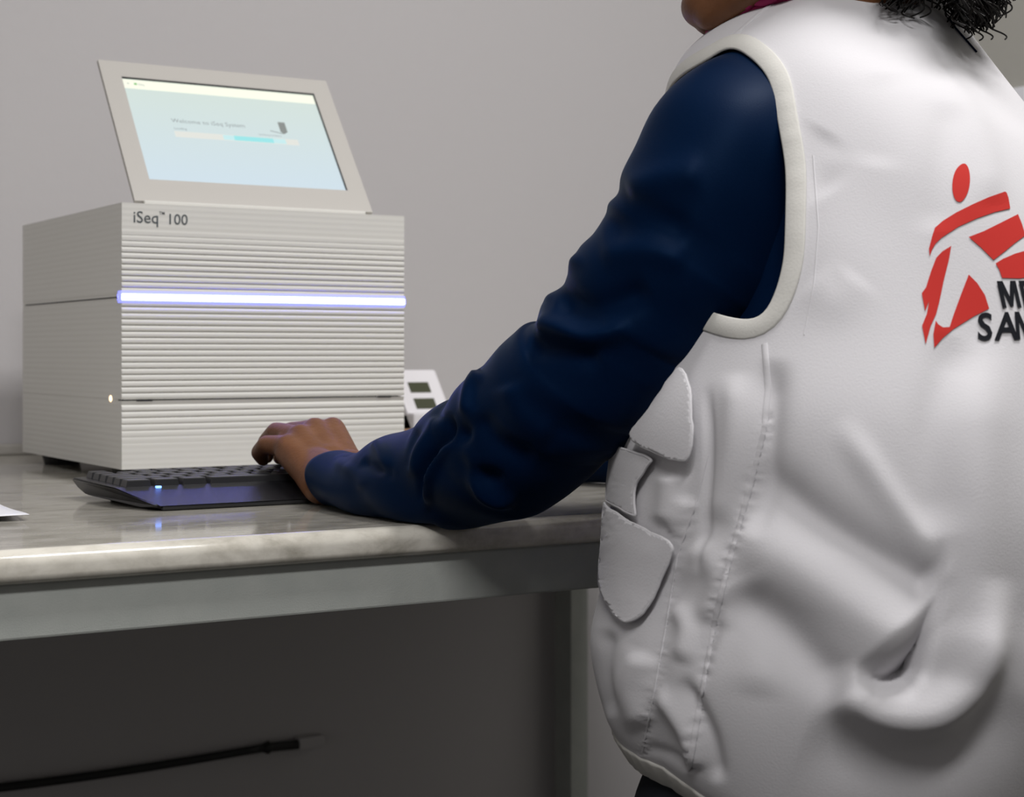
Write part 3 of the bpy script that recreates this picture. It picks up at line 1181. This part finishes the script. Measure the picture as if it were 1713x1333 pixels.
seam('side_seam', [(1279, 575), (1285, 650), (1278, 720), (1258, 800), (1222, 930), (1195, 1040), (1172, 1170), (1152, 1288)], 0.0040, 0.0007)
seam('side_seam', [(1184, 760), (1165, 840), (1133, 930), (1112, 1060), (1090, 1180), (1075, 1258)], 0.0014, 0.0006)
seam('shoulder_seam', [(1222, 66), (1250, 40), (1275, 18), (1300, 2), (1320, -14)], 0.0040, 0.0006)
seam('back_seam', [(1345, 560), (1362, 470), (1369, 380), (1360, 260)], 0.0010, 0.0003)


def flap(name, poly, off, thick, m, puff=0.0, rim=True, step=6):
    """sewn-on cloth piece: outline in picture terms laid on the vest, with its own thickness and rolled rim"""
    L = [tuple(p) for p in resample(round_poly(poly, 2), 7, True)][:-1]
    bm = bmesh.new()
    vs = [bm.verts.new((x, y, 0)) for x, y in L]
    bm.faces.new(vs)
    bmesh.ops.triangulate(bm, faces=list(bm.faces))
    for _ in range(8):
        lg = [e for e in bm.edges if e.calc_length() > 10]
        if not lg:
            break
        bmesh.ops.subdivide_edges(bm, edges=lg, cuts=1)
        bmesh.ops.triangulate(bm, faces=[f for f in bm.faces if len(f.verts) > 3])
    for _ in range(3):
        bmesh.ops.smooth_vert(bm, verts=[v for v in bm.verts if not v.is_boundary], factor=0.5, use_axis_x=True, use_axis_y=True, use_axis_z=False)
    co = np.array([v.co[:] for v in bm.verts])
    ring_ = [tuple(p) for p in L] + [tuple(L[0])]
    d, _t = seg_dist(co[:, 0], co[:, 1], ring_)
    for v, dd in zip(bm.verts, d):
        qx = v.co.x
        while base_bvh.ray_cast(Vector(CAMP), Vector(ray(qx, v.co.y)).normalized(), 4.0)[0] is None and qx < v.co.x + 60:
            qx += 1.5
        p, n = on_vest(qx + 1.5 * (qx > v.co.x), v.co.y, 0, base_bvh)
        hgt = off + puff * (1 - math.exp(-(dd / 26) ** 2))
        v.co = Vector(p + n * hgt)
    for _ in range(4):
        bmesh.ops.smooth_vert(bm, verts=list(bm.verts), factor=0.3, use_axis_x=True, use_axis_y=True, use_axis_z=True)
    bm.verts.ensure_lookup_table()
    loop = [bm.verts[k].co.copy() for k in range(len(L))]
    pip = tube_bm(loop + loop[:2], 0.0011, 6, None, False)
    pme = bpy.data.meshes.new('piping')
    pip.to_mesh(pme)
    pip.free()
    me = bpy.data.meshes.new(name)
    bm.to_mesh(me)
    bm.free()
    o = vchild(name, me, m)
    sd = o.modifiers.new('thick', 'SOLIDIFY')
    sd.thickness = thick
    sd.offset = 0
    vchild('piping', pme, m)
    return o


M_pock = M_vest
flap('pocket', [(1014, 742), (1060, 750), (1104, 765), (1096, 782), (1080, 806), (1073, 836), (1078, 872), (1040, 850), (1010, 835)], 0.0045, 0.0014, M_pock, 0.0008)
flap('pocket_flap', [(1060, 735), (1100, 690), (1150, 610), (1172, 650), (1177, 700), (1176, 745), (1171, 765), (1157, 776), (1120, 768)], 0.0080, 0.0020, M_pock, 0.0006)
flap('pocket_flap', [(1008, 832), (1040, 852), (1085, 880), (1141, 906), (1134, 938), (1110, 1000), (1094, 1028), (1074, 1042), (1052, 1044), (1028, 1024), (1008, 975), (1006, 900)], 0.0055, 0.0020, M_pock, 0.0015)

seam('neck_cord', [(1586, 30), (1598, 48), (1612, 64), (1633, 88)], 0.0011, 0.0012, M_shirt)['label'] = 'thin navy neck cord'

# ---- printed emblem and lettering on the back


def print_poly(name, pts, m, off=0.0006):
    co = [Vector((x, y, 0)) for x, y in pts]
    bm = bmesh.new()
    vs = [bm.verts.new(c) for c in co]
    for t in tessellate_polygon([co]):
        try:
            bm.faces.new([vs[k] for k in t])
        except ValueError:
            pass
    for _ in range(7):
        lg = [e for e in bm.edges if e.calc_length() > 9]
        if not lg:
            break
        bmesh.ops.subdivide_edges(bm, edges=lg, cuts=1)
        bmesh.ops.triangulate(bm, faces=[f for f in bm.faces if len(f.verts) > 3])
    for v in bm.verts:
        p, n = on_vest(v.co.x, v.co.y, off)
        v.co = Vector(p)
    me = bpy.data.meshes.new(name)
    bm.to_mesh(me)
    bm.free()
    return me


def lp(pts):
    return [(1480 + x / 3.506, 240 + y / 3.506) for x, y in pts]


EMB = [
    round_poly([(462, 114), (488, 138), (500, 200), (493, 270), (470, 322), (440, 350), (408, 332), (392, 270), (398, 195), (422, 142)]),
    [(702, 283), (712, 292), (722, 320), (733, 383), (640, 405), (540, 440), (430, 490), (330, 555), (295, 590), (275, 625), (263, 662), (257, 620), (275, 550), (292, 497), (340, 455), (420, 405), (520, 355), (610, 315)],
    [(778, 416), (800, 470), (822, 540), (760, 585), (700, 635), (635, 685), (560, 610), (490, 550), (580, 515), (690, 460)],
    [(647, 705), (690, 678), (760, 648), (830, 628), (905, 612), (955, 640), (900, 735), (817, 788), (790, 793), (685, 790), (668, 740)],
    [(388, 602), (375, 680), (345, 800), (318, 930), (300, 1000), (268, 1070), (238, 1178), (217, 1070), (245, 1000), (258, 925), (235, 985), (215, 880), (240, 845), (270, 750), (300, 672), (335, 635)],
    [(490, 770), (540, 820), (585, 890), (610, 970), (520, 1015), (400, 1090), (340, 1140), (288, 1200), (283, 1120), (297, 1040), (312, 1062), (340, 1080), (378, 1078), (400, 1010), (440, 900)],
]
for k_, pts in enumerate(EMB):
    vchild('emblem', print_poly('emblem', lp(pts), M_red), M_red, False)['label'] = 'red printed emblem'


GLY = {
    'M': [(0, 0), (0, 1), (.30, 1), (.50, .42), (.70, 1), (1, 1), (1, 0), (.79, 0), (.79, .60), (.58, .05), (.42, .05), (.21, .60), (.21, 0)],
    'E': [(0, 0), (0, 1), (1, 1), (1, .82), (.36, .82), (.36, .60), (.92, .60), (.92, .42), (.36, .42), (.36, .18), (1, .18), (1, 0)],
    'F': [(0, 0), (0, 1), (1, 1), (1, .82), (.36, .82), (.36, .58), (.92, .58), (.92, .40), (.36, .40), (.36, 0)],
    'N': [(0, 0), (0, 1), (.32, 1), (.74, .36), (.74, 1), (1, 1), (1, 0), (.70, 0), (.26, .66), (.26, 0)],
    'I': [(0, 0), (0, 1), (1, 1), (1, 0)],
    'T': [(.36, 0), (.36, .82), (0, .82), (0, 1), (1, 1), (1, .82), (.64, .82), (.64, 0)],
}


def glyph(ch, shear):
    if ch not in GLY:
        return None
    co = [Vector((x + shear * y, y, 0)) for x, y in GLY[ch]]
    me = bpy.data.meshes.new('t')
    me.from_pydata([c[:] for c in co], [], [tuple(t) for t in tessellate_polygon([co])])
    return me


def back_text(s, px, py, hgt, wid, bold, shear, gap):
    """lettering laid on the back, starting at the picture point of its lower left corner"""
    p0, n0 = on_vest(px, py)
    n0 = np.array([n0[0], n0[1], 0.0])
    for dx in (10, 20, 30, 40):
        q, nn_ = on_vest(px + dx, py - 20)
        n0 = n0 + np.array([nn_[0], nn_[1], 0])
    n0 /= np.linalg.norm(n0)
    t0 = np.cross([0, 0, 1.0], n0)
    x = 0.0
    bmx = bmesh.new()
    for i, ch in enumerate(s):
        if ch == ' ':
            x += wid * 0.45
            continue
        k = 1.0
        me = glyph(ch, shear) or text_mesh(ch, 1.0, bold, shear)
        co = np.array([v.co[:] for v in me.vertices])
        lo, hi = co.min(0), co.max(0)
        aspect = {'I': 0.36, 'M': 1.38, 'S': 0.95, 'A': 1.35,  'E': 0.82, 'F': 0.78}.get(ch, 1.0)
        ww = wid * aspect * k
        bm2 = bmesh.new()
        bm2.from_mesh(me)
        bmesh.ops.triangulate(bm2, faces=list(bm2.faces))
        for _ in range(6):
            lg = [e for e in bm2.edges if e.calc_length() > 0.09]
            if not lg:
                break
            bmesh.ops.subdivide_edges(bm2, edges=lg, cuts=1)
            bmesh.ops.triangulate(bm2, faces=[f for f in bm2.faces if len(f.verts) > 3])
        for v in bm2.verts:
            u_ = (v.co.x - lo[0]) / (hi[0] - lo[0]) * ww + x
            v_ = (v.co.y - lo[1]) / (hi[1] - lo[1]) * hgt * k
            P_ = p0 + t0 * u_ + np.array([0, 0, v_ + u_ * 0.03])
            loc, n, fi, dist = full_bvh.ray_cast(Vector(P_ + n0 * 0.08), Vector(-n0), 0.25)
            if loc is None:
                loc, n, fi, dist = full_bvh.find_nearest(Vector(P_))
            if n.dot(Vector(n0)) < 0:
                n = -n
            v.co = loc + n * 0.0009
        tmp = bpy.data.meshes.new('t')
        bm2.to_mesh(tmp)
        bm2.free()
        bmx.from_mesh(tmp)
        bpy.data.meshes.remove(tmp)
        bpy.data.meshes.remove(me)
        x += ww + wid * gap
    me = bpy.data.meshes.new('lettering')
    bmx.to_mesh(me)
    bmx.free()
    o = vchild('lettering', me, M_black, False)
    o['label'] = 'black printed lettering'
    return o


back_text('MEDECINS', 1676, 516, 0.0168, 0.0104, 0.0, 0.0, 0.22)
back_text('SANS FRONTIERES', 1636, 571, 0.0172, 0.0132, 0.020, 0.22, -0.12)

# ---- sleeves


def sleeve(name, st, m, nseg=96, ncirc=96, fold=None, hem_turn=True, crumple=0.0010):
    """st rows: upper x, upper y, lower x, lower y (picture outline), depth Z, fullness in depth"""
    S = catmull(st, nseg)
    U_ = np.array([at(r[0], r[1], r[4]) for r in S])
    L_ = np.array([at(r[2], r[3], r[4] - (r[6] if len(r) > 6 else 0)) for r in S])
    Cn = (U_ + L_) / 2
    H = (U_ - L_) / 2
    T = np.gradient(Cn, axis=0)
    for _ in range(4):
        T = (np.roll(T, 1, 0) + T * 2 + np.roll(T, -1, 0)) / 4 if False else T
    T /= np.linalg.norm(T, axis=1, keepdims=True)
    k9 = np.ones(31) / 31
    Tp = np.vstack([np.repeat(T[:1], 15, 0), T, np.repeat(T[-1:], 15, 0)])
    T = np.stack([np.convolve(Tp[:, k], k9, 'valid') for k in range(3)], 1)
    Dd = np.cross(T, H)
    Dd /= np.linalg.norm(Dd, axis=1, keepdims=True)
    Dd *= np.sign(-(Dd @ FWD))[:, None]       # towards the viewer's side
    q = np.linspace(0, 2 * np.pi, ncirc, endpoint=False)
    V = Cn[:, None, :] + np.cos(q)[None, :, None] * H[:, None, :] + np.sin(q)[None, :, None] * (Dd * S[:, 5:6])[:, None, :]
    N = grid_normals(V)
    out = V - Cn[:, None, :]
    if (N * out).sum() < 0:
        N = -N
    if fold:
        V = folds(V, fold, N)
    for _ in range(14):
        a1, a2, ph = rng.integers(1, 5), rng.uniform(4, 26), rng.uniform(0, 6.28)
        V = V + N * (crumple * 0.35 * np.sin(a1 * q[None, :] + a2 * np.linspace(0, 1, nseg)[:, None] * 3 + ph) *
                     np.abs(np.sin(q))[None, :] ** 1.2)[..., None]
    V[..., 2] = np.maximum(V[..., 2], np.where((V[..., 1] > YF - 0.002), TOP + 0.0012, -9))
    if hem_turn:
        last, c = V[-1], V[-1].mean(0)
        inn = [last * (1 - k) + (c - 0 * T[-1]) * k - T[-1] * b_ for k, b_ in ((0.035, -0.0012), (0.07, 0.0), (0.09, 0.02), (0.12, 0.05))]
        V = np.concatenate([V, np.array(inn)], 0)
    me = grid_mesh(name, V, True)
    o = pchild(name, me, m)
    return o, V


LS = [
    (1275, 105, 1345, 290, 1.215, .030, .0),
    (1215, 96, 1345, 305, 1.170, .046, .0),
    (1150, 125, 1345, 330, 1.142, .052, .0),
    (1098, 174, 1345, 365, 1.125, .056, .0),
    (1063, 243, 1335, 425, 1.120, .058, .0),
    (1037, 312, 1308, 500, 1.120, .060, .0),
    (1002, 380, 1262, 556, 1.122, .062, .0),
    (972, 425, 1222, 590, 1.126, .062, .0),
    (950, 472, 1182, 622, 1.130, .062, .0),
    (906, 515, 1145, 664, 1.135, .061, .0),
    (884, 549, 1108, 708, 1.140, .060, .0),
    (836, 577, 1064, 738, 1.150, .060, .0),
    (803, 616, 1018, 764, 1.160, .058, .0),
    (768, 644, 975, 808, 1.170, .056, .0),
    (749, 678, 930, 838, 1.185, .053, .0),
    (716, 691, 868, 857, 1.205, .050, .0),
    (692, 708, 795, 870, 1.225, .048, .0),
    (656, 722, 738, 862, 1.250, .045, .0),
    (628, 735, 690, 864, 1.275, .042, .0),
    (610, 750, 640, 858, 1.300, .038, .0),
    (603, 756, 585, 858, 1.325, .036, .0),
    (596, 760, 548, 848, 1.345, .033, .0),
]
# the upper outline of the sleeve with its folds, station by station
UPPER = [(1063, 243), (1040, 290), (1034, 322), (1018, 340), (1012, 360), (993, 390), (970, 413), (956, 441), (949, 462), (940, 479), (917, 495), (906, 510),
         (897, 538), (882, 549), (870, 549), (854, 563), (833, 582), (813, 606), (803, 617), (783, 632), (762, 651), (750, 674), (743, 680), (728, 682),
         (711, 693), (701, 708), (682, 720), (660, 729), (644, 733), (628, 735), (616, 747), (607, 756), (600, 758)]
xs = np.array([r[0] for r in LS])[::-1]
rest = np.array(LS)[::-1]
LSD = LS[:4] + [(x, y) + tuple(np.interp(x, xs, rest[:, k]) for k in range(2, 7)) for x, y in UPPER[:-1]] + LS[-1:]
SF = [
    ([(900, 540), (930, 548), (985, 565), (1060, 545)], 17, 0.007, 'ridge'),
    ([(905, 505), (925, 460), (975, 425)], 12, 0.004, 'ridge'),
    ([(930, 500), (1000, 515), (1090, 480)], 24, -0.006, 'ridge'),
    ([(880, 575), (940, 590), (1010, 600)], 20, -0.005, 'ridge'),
    ([(805, 620), (785, 650), (778, 700)], 9, 0.005, 'ridge'),
    ([(775, 700), (772, 745), (795, 790), (850, 805)], 13, -0.008, 'ridge'),
    ([(765, 730), (785, 775), (815, 828), (870, 840)], 12, 0.008, 'ridge'),
    ([(752, 690), (748, 720), (738, 745), (712, 785), (703, 850)], 7, -0.009, 'ridge'),
    ([(735, 695), (722, 725), (700, 760), (690, 800)], 12, 0.005, 'ridge'),
    ([(752, 735), (735, 765), (715, 810), (712, 850)], 7, 0.006, 'ridge'),
    ([(800, 690), (830, 740), (900, 770)], 20, -0.005, 'ridge'),
    ([(850, 640), (870, 690), (930, 730)], 24, 0.004, 'ridge'),
    ([(700, 715), (690, 750), (685, 790)], 9, -0.003, 'ridge'),
    ([(626, 738), (640, 760), (650, 800)], 10, 0.004, 'ridge'),
    ([(605, 768), (630, 785), (660, 790)], 9, -0.004, 'ridge'),
    ([(560, 770), (590, 790), (610, 820)], 10, 0.002, 'ridge'),
    ([(1045, 320), (1110, 300), (1180, 290)], 26, 0.004, 'ridge'),
    ([(1010, 385), (1080, 370), (1160, 380)], 26, -0.004, 'ridge'),
    ([(1000, 430), (1080, 420), (1150, 440)], 22, 0.003, 'ridge'),
]
slv, SLV = sleeve('sleeve', LSD, M_shirt, 260, 120, SF)
slv['label'] = 'long navy satin sleeve'

# right sleeve: from the far shoulder forward to the bench, seen only between arm and vest
rs0 = np.array([1.03, 0.90, ZC + 0.115])
rs1 = np.array([1.01, 1.13, ZC - 0.060])
rs2 = np.array([0.905, 1.295, ZC - 0.077])
rw = np.array([0.872, 1.362, TOP + 0.024])


def tube_cloth(name, keys, m, ncirc=48, nseg=60):
    K = catmull([tuple(p) + (r,) for p, r in keys], nseg)
    bm = tube_bm(K[:, :3], K[:, 3].tolist(), ncirc)
    for v in bm.verts:
        if v.co.y > YF and v.co.z < TOP + 0.0012:
            v.co.z = TOP + 0.0012
        elif v.co.y > YF - 0.03 and v.co.z < TOP + 0.0012 and v.co.z > TOP - 0.05:
            v.co.z = TOP + 0.0012
    me = bpy.data.meshes.new(name)
    bm.to_mesh(me)
    bm.free()
    return pchild(name, me, m)


tube_cloth('sleeve', [(rs0 + np.array([-.075, .0, .0]), .045), (rs0 + np.array([-.02, 0, .012]), .060), (rs0 * .85 + rs1 * .15, .063), ((rs0 * .5 + rs1 * .5), .064), (rs1, .060), (rs1 * .5 + rs2 * .5, .054), (rs2, .047), (rw * .85 + rs2 * .15, .036)], M_shirt)
# shirt body and collar inside the vest
SK = [(z, cx, cy, a * .90, b * (.74 if z < -.04 else .88), n, tl, tn) for (z, cx, cy, a, b, n, tl, tn) in VK if z > -0.26]
SKr = catmull(SK, 60)
SV = np.zeros((60, 72, 3))
an = np.linspace(0, 2 * np.pi, 72, endpoint=False)
for i, (z, cx, cy, a, b, n, tl, tn) in enumerate(SKr):
    x = a * np.sign(np.cos(an)) * np.abs(np.cos(an)) ** (2 / n)
    y = b * np.sign(np.sin(an)) * np.abs(np.sin(an)) ** (2 / n)
    SV[i, :, 0] = cx + x
    SV[i, :, 1] = cy + y
    SV[i, :, 2] = ZC + z - .006 - tl * x
pchild('shirt', grid_mesh('shirt', SV, True), M_shirt)
NB = np.array([0.856, 0.925, ZC + 0.213])
col = []
for k, (dz, r) in enumerate(((-0.01, .068), (0.012, .064), (0.030, .062), (0.032, .060), (0.010, .058))):
    col.append([NB + np.array([-0.012 * k * .5 + r * math.cos(t) * .95, 0.006 * k * .5 + r * math.sin(t) * .95, dz - .32 * r * math.cos(t)]) for t in an])
pchild('collar', grid_mesh('collar', np.array(col), True), M_shirt)
# magenta scarf showing in front of the collar
sc_pts = [at(1188, 36, 1.20), at(1215, 20, 1.185), at(1245, 4, 1.175), at(1275, -14, 1.165), at(1330, -30, 1.16)]
K = catmull(sc_pts, 24)
bm = bmesh.new()
for off_ in (0, 1, 2):
    tube_bm([p + np.array([0.003 * off_, 0.004 * off_, -0.004 * off_ + 0.002 * math.sin(i * .9 + off_)]) for i, p in enumerate(K)], 0.0042, 10, bm)
me = bpy.data.meshes.new('scarf')
bm.to_mesh(me)
bm.free()
pchild('scarf', me, M_pink)

# ---- body: one continuous surface
HF = np.array([-0.80, 0.60, 0.0])
HF /= np.linalg.norm(HF)
pit = math.radians(16)
hf = HF * math.cos(pit) - UPV * math.sin(pit)
hu = HF * math.sin(pit) + UPV * math.cos(pit)
hr = np.cross(hf, hu)
chin = at(1161, 44, 1.205)
HC = chin - hf * 0.076 + hu * 0.112            # head centre


def hp(f_, u_, r_=0.0):
    return HC + hf * f_ + hu * u_ + hr * r_


def ell(c, rf, ru, rr):
    return (c, np.stack([hf * rf, hr * rr, hu * ru], 1))


parts = []
# torso
PEL = np.array([0.825, 0.86, ZC - 0.30])
WAI = np.array([0.835, 0.855, ZC - 0.16])
CHE = np.array([0.862, 0.865, ZC + 0.03])
NEK = np.array([0.862, 0.900, ZC + 0.20])
ext = [(PEL, np.diag([.150, .110, .11])), (WAI, np.diag([.135, .10, .14])), (CHE, np.diag([.150, .100, .16])),
       (NEK - np.array([0, 0, .03]), np.diag([.105, .06, .06]))]
# neck and head
parts.append((NEK, .052, hp(-0.035, -0.075), .050))
ext += [ell(hp(-0.012, 0.020), .098, .098, .076), ell(hp(0.020, -0.040), .068, .080, .060), ell(hp(0.060, -0.100), .022, .018, .024),
        ell(hp(0.070, -0.062), .020, .012, .026), ell(hp(0.062, 0.030), .028, .030, .050)]
parts += [(hp(0.090, 0.020), .008, hp(0.108, -0.022), .013), (hp(0.098, -0.024, .010), .009, hp(0.098, -0.024, -.010), .009),
          (hp(0.012, -0.095, .046), .015, hp(0.060, -0.106, .010), .016), (hp(0.012, -0.095, -.046), .015, hp(0.060, -0.106, -.010), .016)]
for s in (-1, 1):
    ext.append(ell(hp(-0.010, -0.008, s * .078), .018, .030, .008))
    parts.append((hp(0.070, 0.022, s * .012), .008, hp(0.062, 0.018, s * .046), .008))
# left arm
shl = at(1262, 245, 1.155)
elb = at(912, 738, 1.170)
wri = at(566, 797, 1.362)
parts += [(shl, .040, elb * .5 + shl * .5, .042), (elb * .5 + shl * .5, .040, elb, .031), (elb, .031, elb * .6 + wri * .4 + np.array([0, 0, -.006]), .029), (elb * .6 + wri * .4 + np.array([0, 0, -.006]), .029, wri + np.array([0, -.03, -.003]), .0215),
          (CHE + np.array([-.06, .02, .09]), .050, shl, .040)]


def hand(W, joints, thumb, palm_r=0.013):
    """joints: for each finger MCP, PIP, DIP, tip with radii"""
    out = []
    mcps = [j[0] for j in joints]
    for k, j in enumerate(joints):
        rr = (.0098, .0086, .0078, .0066) if k else (.0102, .0080, .0072, .0060)
        off = (mcps[k] - np.mean(mcps, 0)) * 0.55
        out.append((W + off, .0170, j[0], .0115))
        for a_, b_, r0_, r1_ in zip(j[:-1], j[1:], rr[:-1], rr[1:]):
            out.append((a_, r0_, b_, r1_))
        if k:
            m0, m1 = mcps[k - 1], mcps[k]
            out.append(((m0 + m1) / 2 * .75 + W * .25 + np.array([0, 0, -.006]), .0125, W * .7 + (m0 + m1) / 2 * .3, .0165))
    rr = (.015, .0115, .0095, .0075)
    for a_, b_, r0_, r1_ in zip(thumb[:-1], thumb[1:], rr[:-1], rr[1:]):
        out.append((a_, r0_, b_, r1_))
    return out


LJ = [
    [at(482, 748, 1.400), at(446, 743, 1.420), at(433, 757, 1.440), at(440, 769, 1.447)],
    [at(502, 731, 1.415), at(462, 722, 1.448), at(445, 740, 1.470), at(446, 764, 1.476)],
    [at(527, 720, 1.432), at(484, 722, 1.475), at(468, 740, 1.500), at(468, 766, 1.506)],
    [at(556, 719, 1.442), at(512, 726, 1.490), at(499, 744, 1.512), at(499, 768, 1.517)],
]
LT = [at(580, 775, 1.39), at(563, 778, 1.435), at(540, 780, 1.465), at(520, 777, 1.49)]
LW = wri + np.array([-0.002, 0.004, -0.001])
parts += hand(LW, LJ, LT)
# ulnar side of the palm, from the wrist to the little finger
parts += [(at(537, 808, 1.352), .0150, at(482, 757, 1.398), .0115), (at(552, 800, 1.352), .0200, at(505, 762, 1.402), .0140),
          (wri + np.array([0, -.02, 0]), .0235, LW, .0215), (wri + np.array([.009, -.006, -.001]), .018, LW + np.array([.013, .012, .003]), .0165),
          (wri + np.array([-.012, -.02, .0]), .0190, LW + np.array([-.010, 0.0, 0.001]), .0185)]
# right arm, hand resting on the bench
parts += [(CHE + np.array([.06, .02, .07]), .055, rs0 + np.array([-.02, 0, -.012]), .040), (rs0 + np.array([-.02, 0, -.012]), .040, rs1, .034), (rs1, .036, rs2, .031), (rs2, .031, rw, .021)]
pdir = rw - rs2
pdir[2] = 0
pdir /= np.linalg.norm(pdir)
qd = np.array([-pdir[1], pdir[0], 0])
RJ = []
for k, (sd_, ln) in enumerate(((-.030, .066), (-.011, .074), (.009, .078), (.029, .075))):
    m_ = rw + pdir * ln + qd * -sd_ + np.array([0, 0, .012])
    m_[2] = max(m_[2], TOP + .036)
    fl = (.030, .037, .040, .035)[k]
    p_ = m_ + pdir * fl * .9 + np.array([0, 0, .004])
    d_ = p_ + pdir * .018 + np.array([0, 0, -.016])
    t_ = d_ + pdir * .006 + np.array([0, 0, -.012])
    t_[2] = max(t_[2], TOP + .0075)
    RJ.append([m_, p_, d_, t_])
RT = [rw + pdir * .02 - qd * .022, rw + pdir * .045 - qd * .038 + np.array([0, 0, .012]), rw + pdir * .07 - qd * .042 + np.array([0, 0, .012]), rw + pdir * .092 - qd * .040 + np.array([0, 0, .010])]
parts += hand(rw, RJ, RT)
# legs
hipz = ZC - 0.36
for s in (-1, 1):
    hip = np.array([0.825 + s * .082, 0.86, hipz])
    kne = np.array([0.83 + s * .085, 0.87, 0.40])
    ank = np.array([0.835 + s * .090, 0.83, 0.075])
    parts += [(hip, .080, kne, .050), (kne, .048, kne * .6 + ank * .4 + np.array([0, -.02, 0]), .048), (kne * .6 + ank * .4 + np.array([0, -.02, 0]), .048, ank, .032),
              (ank, .034, ank + np.array([0, .10, -.045]), .026), (ank, .03, ank + np.array([0, -.03, -.042]), .028)]
me = remesh(parts, 0.0024, 5, ext)
body = pchild('body', me, M_skin)
for o in [m_ for m_ in bpy.data.meshes if m_.users == 0]:
    bpy.data.meshes.remove(o)

tparts = []
for s in (-1, 1):
    hip = np.array([0.825 + s * .078, 0.86, hipz])
    kne = np.array([0.83 + s * .085, 0.87, 0.40])
    ank = np.array([0.835 + s * .090, 0.83, 0.085])
    tparts += [(hip + np.array([0, 0, .03]), .106, kne, .074), (kne, .074, ank, .062)]
text_ = [(np.array([0.825, 0.858, ZC - 0.325]), np.diag([.166, .118, .115]))]
trou = pchild('trousers', remesh(tparts, 0.006, 6, text_), M_trous)
trou['label'] = 'black-navy trousers'
for s in (-1, 1):
    ax, ay = 0.835 + s * .090, 0.83
    sh = remesh([((ax, ay - .055, .038), .036, (ax, ay + .02, .044), .040), ((ax, ay + .02, .040), .038, (ax, ay + .145, .030), .029),
                 ((ax, ay - .01, .05), .042, (ax, ay - .01, .085), .040)], 0.004, 5)
    for v in sh.vertices:
        v.co.z = max(v.co.z, 0.001)
    pchild('shoe', sh, M_shoe)

# face details
for s in (-1, 1):
    for nm, mm, rr, fo in (('eye', M_eye, .0100, .056), ('iris', M_iris, .0055, .0618)):
        bm = bmesh.new()
        bmesh.ops.create_uvsphere(bm, u_segments=16, v_segments=12, radius=rr, matrix=Matrix.Translation(Vector(hp(fo + .012, 0.004, s * .031))))
        me = bpy.data.meshes.new(nm)
        bm.to_mesh(me)
        bm.free()
        pchild(nm, me, mm)
    bm = tube_bm([hp(.090, .030, s * .014), hp(.091, .034, s * .030), hp(.078, .030, s * .048)], [.0022, .0030, .0016], 8)
    me = bpy.data.meshes.new('eyebrow')
    bm.to_mesh(me)
    bm.free()
    pchild('eyebrow', me, M_hair)
for dz, r in ((-.058, .0042), (-.066, .0050)):
    bm = tube_bm([hp(.076, dz, -.022), hp(.090, dz + .001, -.008), hp(.091, dz, 0), hp(.090, dz + .001, .008), hp(.076, dz, .022)], [.001, r, r, r, .001], 10)
    me = bpy.data.meshes.new('lip')
    bm.to_mesh(me)
    bm.free()
    pchild('lip', me, M_lip)

# ---- hair: a full cap with hanging curls at the nape
cap = remesh([(hp(-.05, .05), .075, hp(-.075, -.02), .068)], 0.005, 6,
             [ell(hp(-.022, .035), .106, .100, .088)])
bm = bmesh.new()
bm.from_mesh(cap)
bmesh.ops.delete(bm, geom=[v for v in bm.verts if (np.array(v.co) - HC) @ hf > 0.058 - 0.35 * min(0, (np.array(v.co) - HC) @ hu - .06) * -1 and (np.array(v.co) - HC) @ hu < .085], context='VERTS')
bm.to_mesh(cap)
bm.free()
hair = pchild('hair', cap, M_hair)
hair['label'] = 'dark curly hair'
bm = bmesh.new()
hrng = random.Random(11)


def curl(p0, p1, p2, amp, turns, r, n=56):
    p0, p1, p2 = map(np.array, (p0, p1, p2))
    ph = hrng.uniform(0, 6.28)
    pts, rad = [], []
    for i in range(n):
        t = i / (n - 1)
        c = (1 - t) ** 2 * p0 + 2 * t * (1 - t) * p1 + t * t * p2
        a_ = ph + turns * 6.28 * t
        am = amp * (0.3 + 0.7 * t)
        c = c + RGT * math.cos(a_) * am + FWD * math.sin(a_) * am + UPV * math.sin(a_ * .5) * am * .4
        pts.append(c)
        rad.append(r * (1 - 0.55 * t))
    tube_bm(pts, rad, 5, bm, False)


def hair_low(x):
    """how low the curls hang at each picture column"""
    return float(np.interp(x, [1462, 1490, 1530, 1562, 1580, 1600, 1625, 1650, 1672, 1694], [-4, 20, 30, 14, 26, 52, 66, 62, 40, 8]))


def hair_depth(x, y):
    d = Vector(ray(x, max(y, 6))).normalized()
    loc = full_bvh.ray_cast(Vector(CAMP), d, 4.0)[0]
    return (np.array(loc) - CAMP) @ FWD if loc is not None else float(np.interp(x, [1600, 1640, 1695], [1.15, 1.185, 1.20]))


for i in range(620):
    x = hrng.uniform(1470, 1688) if i % 2 else hrng.uniform(1585, 1676)
    y = hair_low(x) - 10 - abs(hrng.gauss(0, 26 if x > 1580 else 14)) - (0 if i % 3 else 25)
    Z = hair_depth(x, y) - hrng.uniform(.004, .040)
    tip = at(x, y, Z)
    a_ = hrng.uniform(-1.2, 1.2)
    root = hp(-.085 + .03 * abs(a_), hrng.uniform(-.05, .08), a_ * .065)
    mid = root * .45 + tip * .55 + (-HF) * 0.03 + UPV * 0.012
    curl(root, mid, tip, hrng.uniform(.0035, .0085), hrng.uniform(2.5, 5.0), hrng.uniform(.0008, .0015))
# a few loose ringlets
for x, y in ((1671, 66), (1488, 24), (1545, 31), (1522, 30), (1684, 30), (1632, 68), (1614, 66), (1648, 66), (1500, 18), (1560, 16), (1535, 33)):
    Z = hair_depth(x, y) - .012
    curl(hp(-.09, 0, 0), at(x, y - 60, Z - .006), at(x, y, Z), .0055, 3.5, .0013, 70)
me = bpy.data.meshes.new('curls')
bm.to_mesh(me)
bm.free()
cu = pchild('curls', me, M_hair)
cu['kind'] = 'stuff'
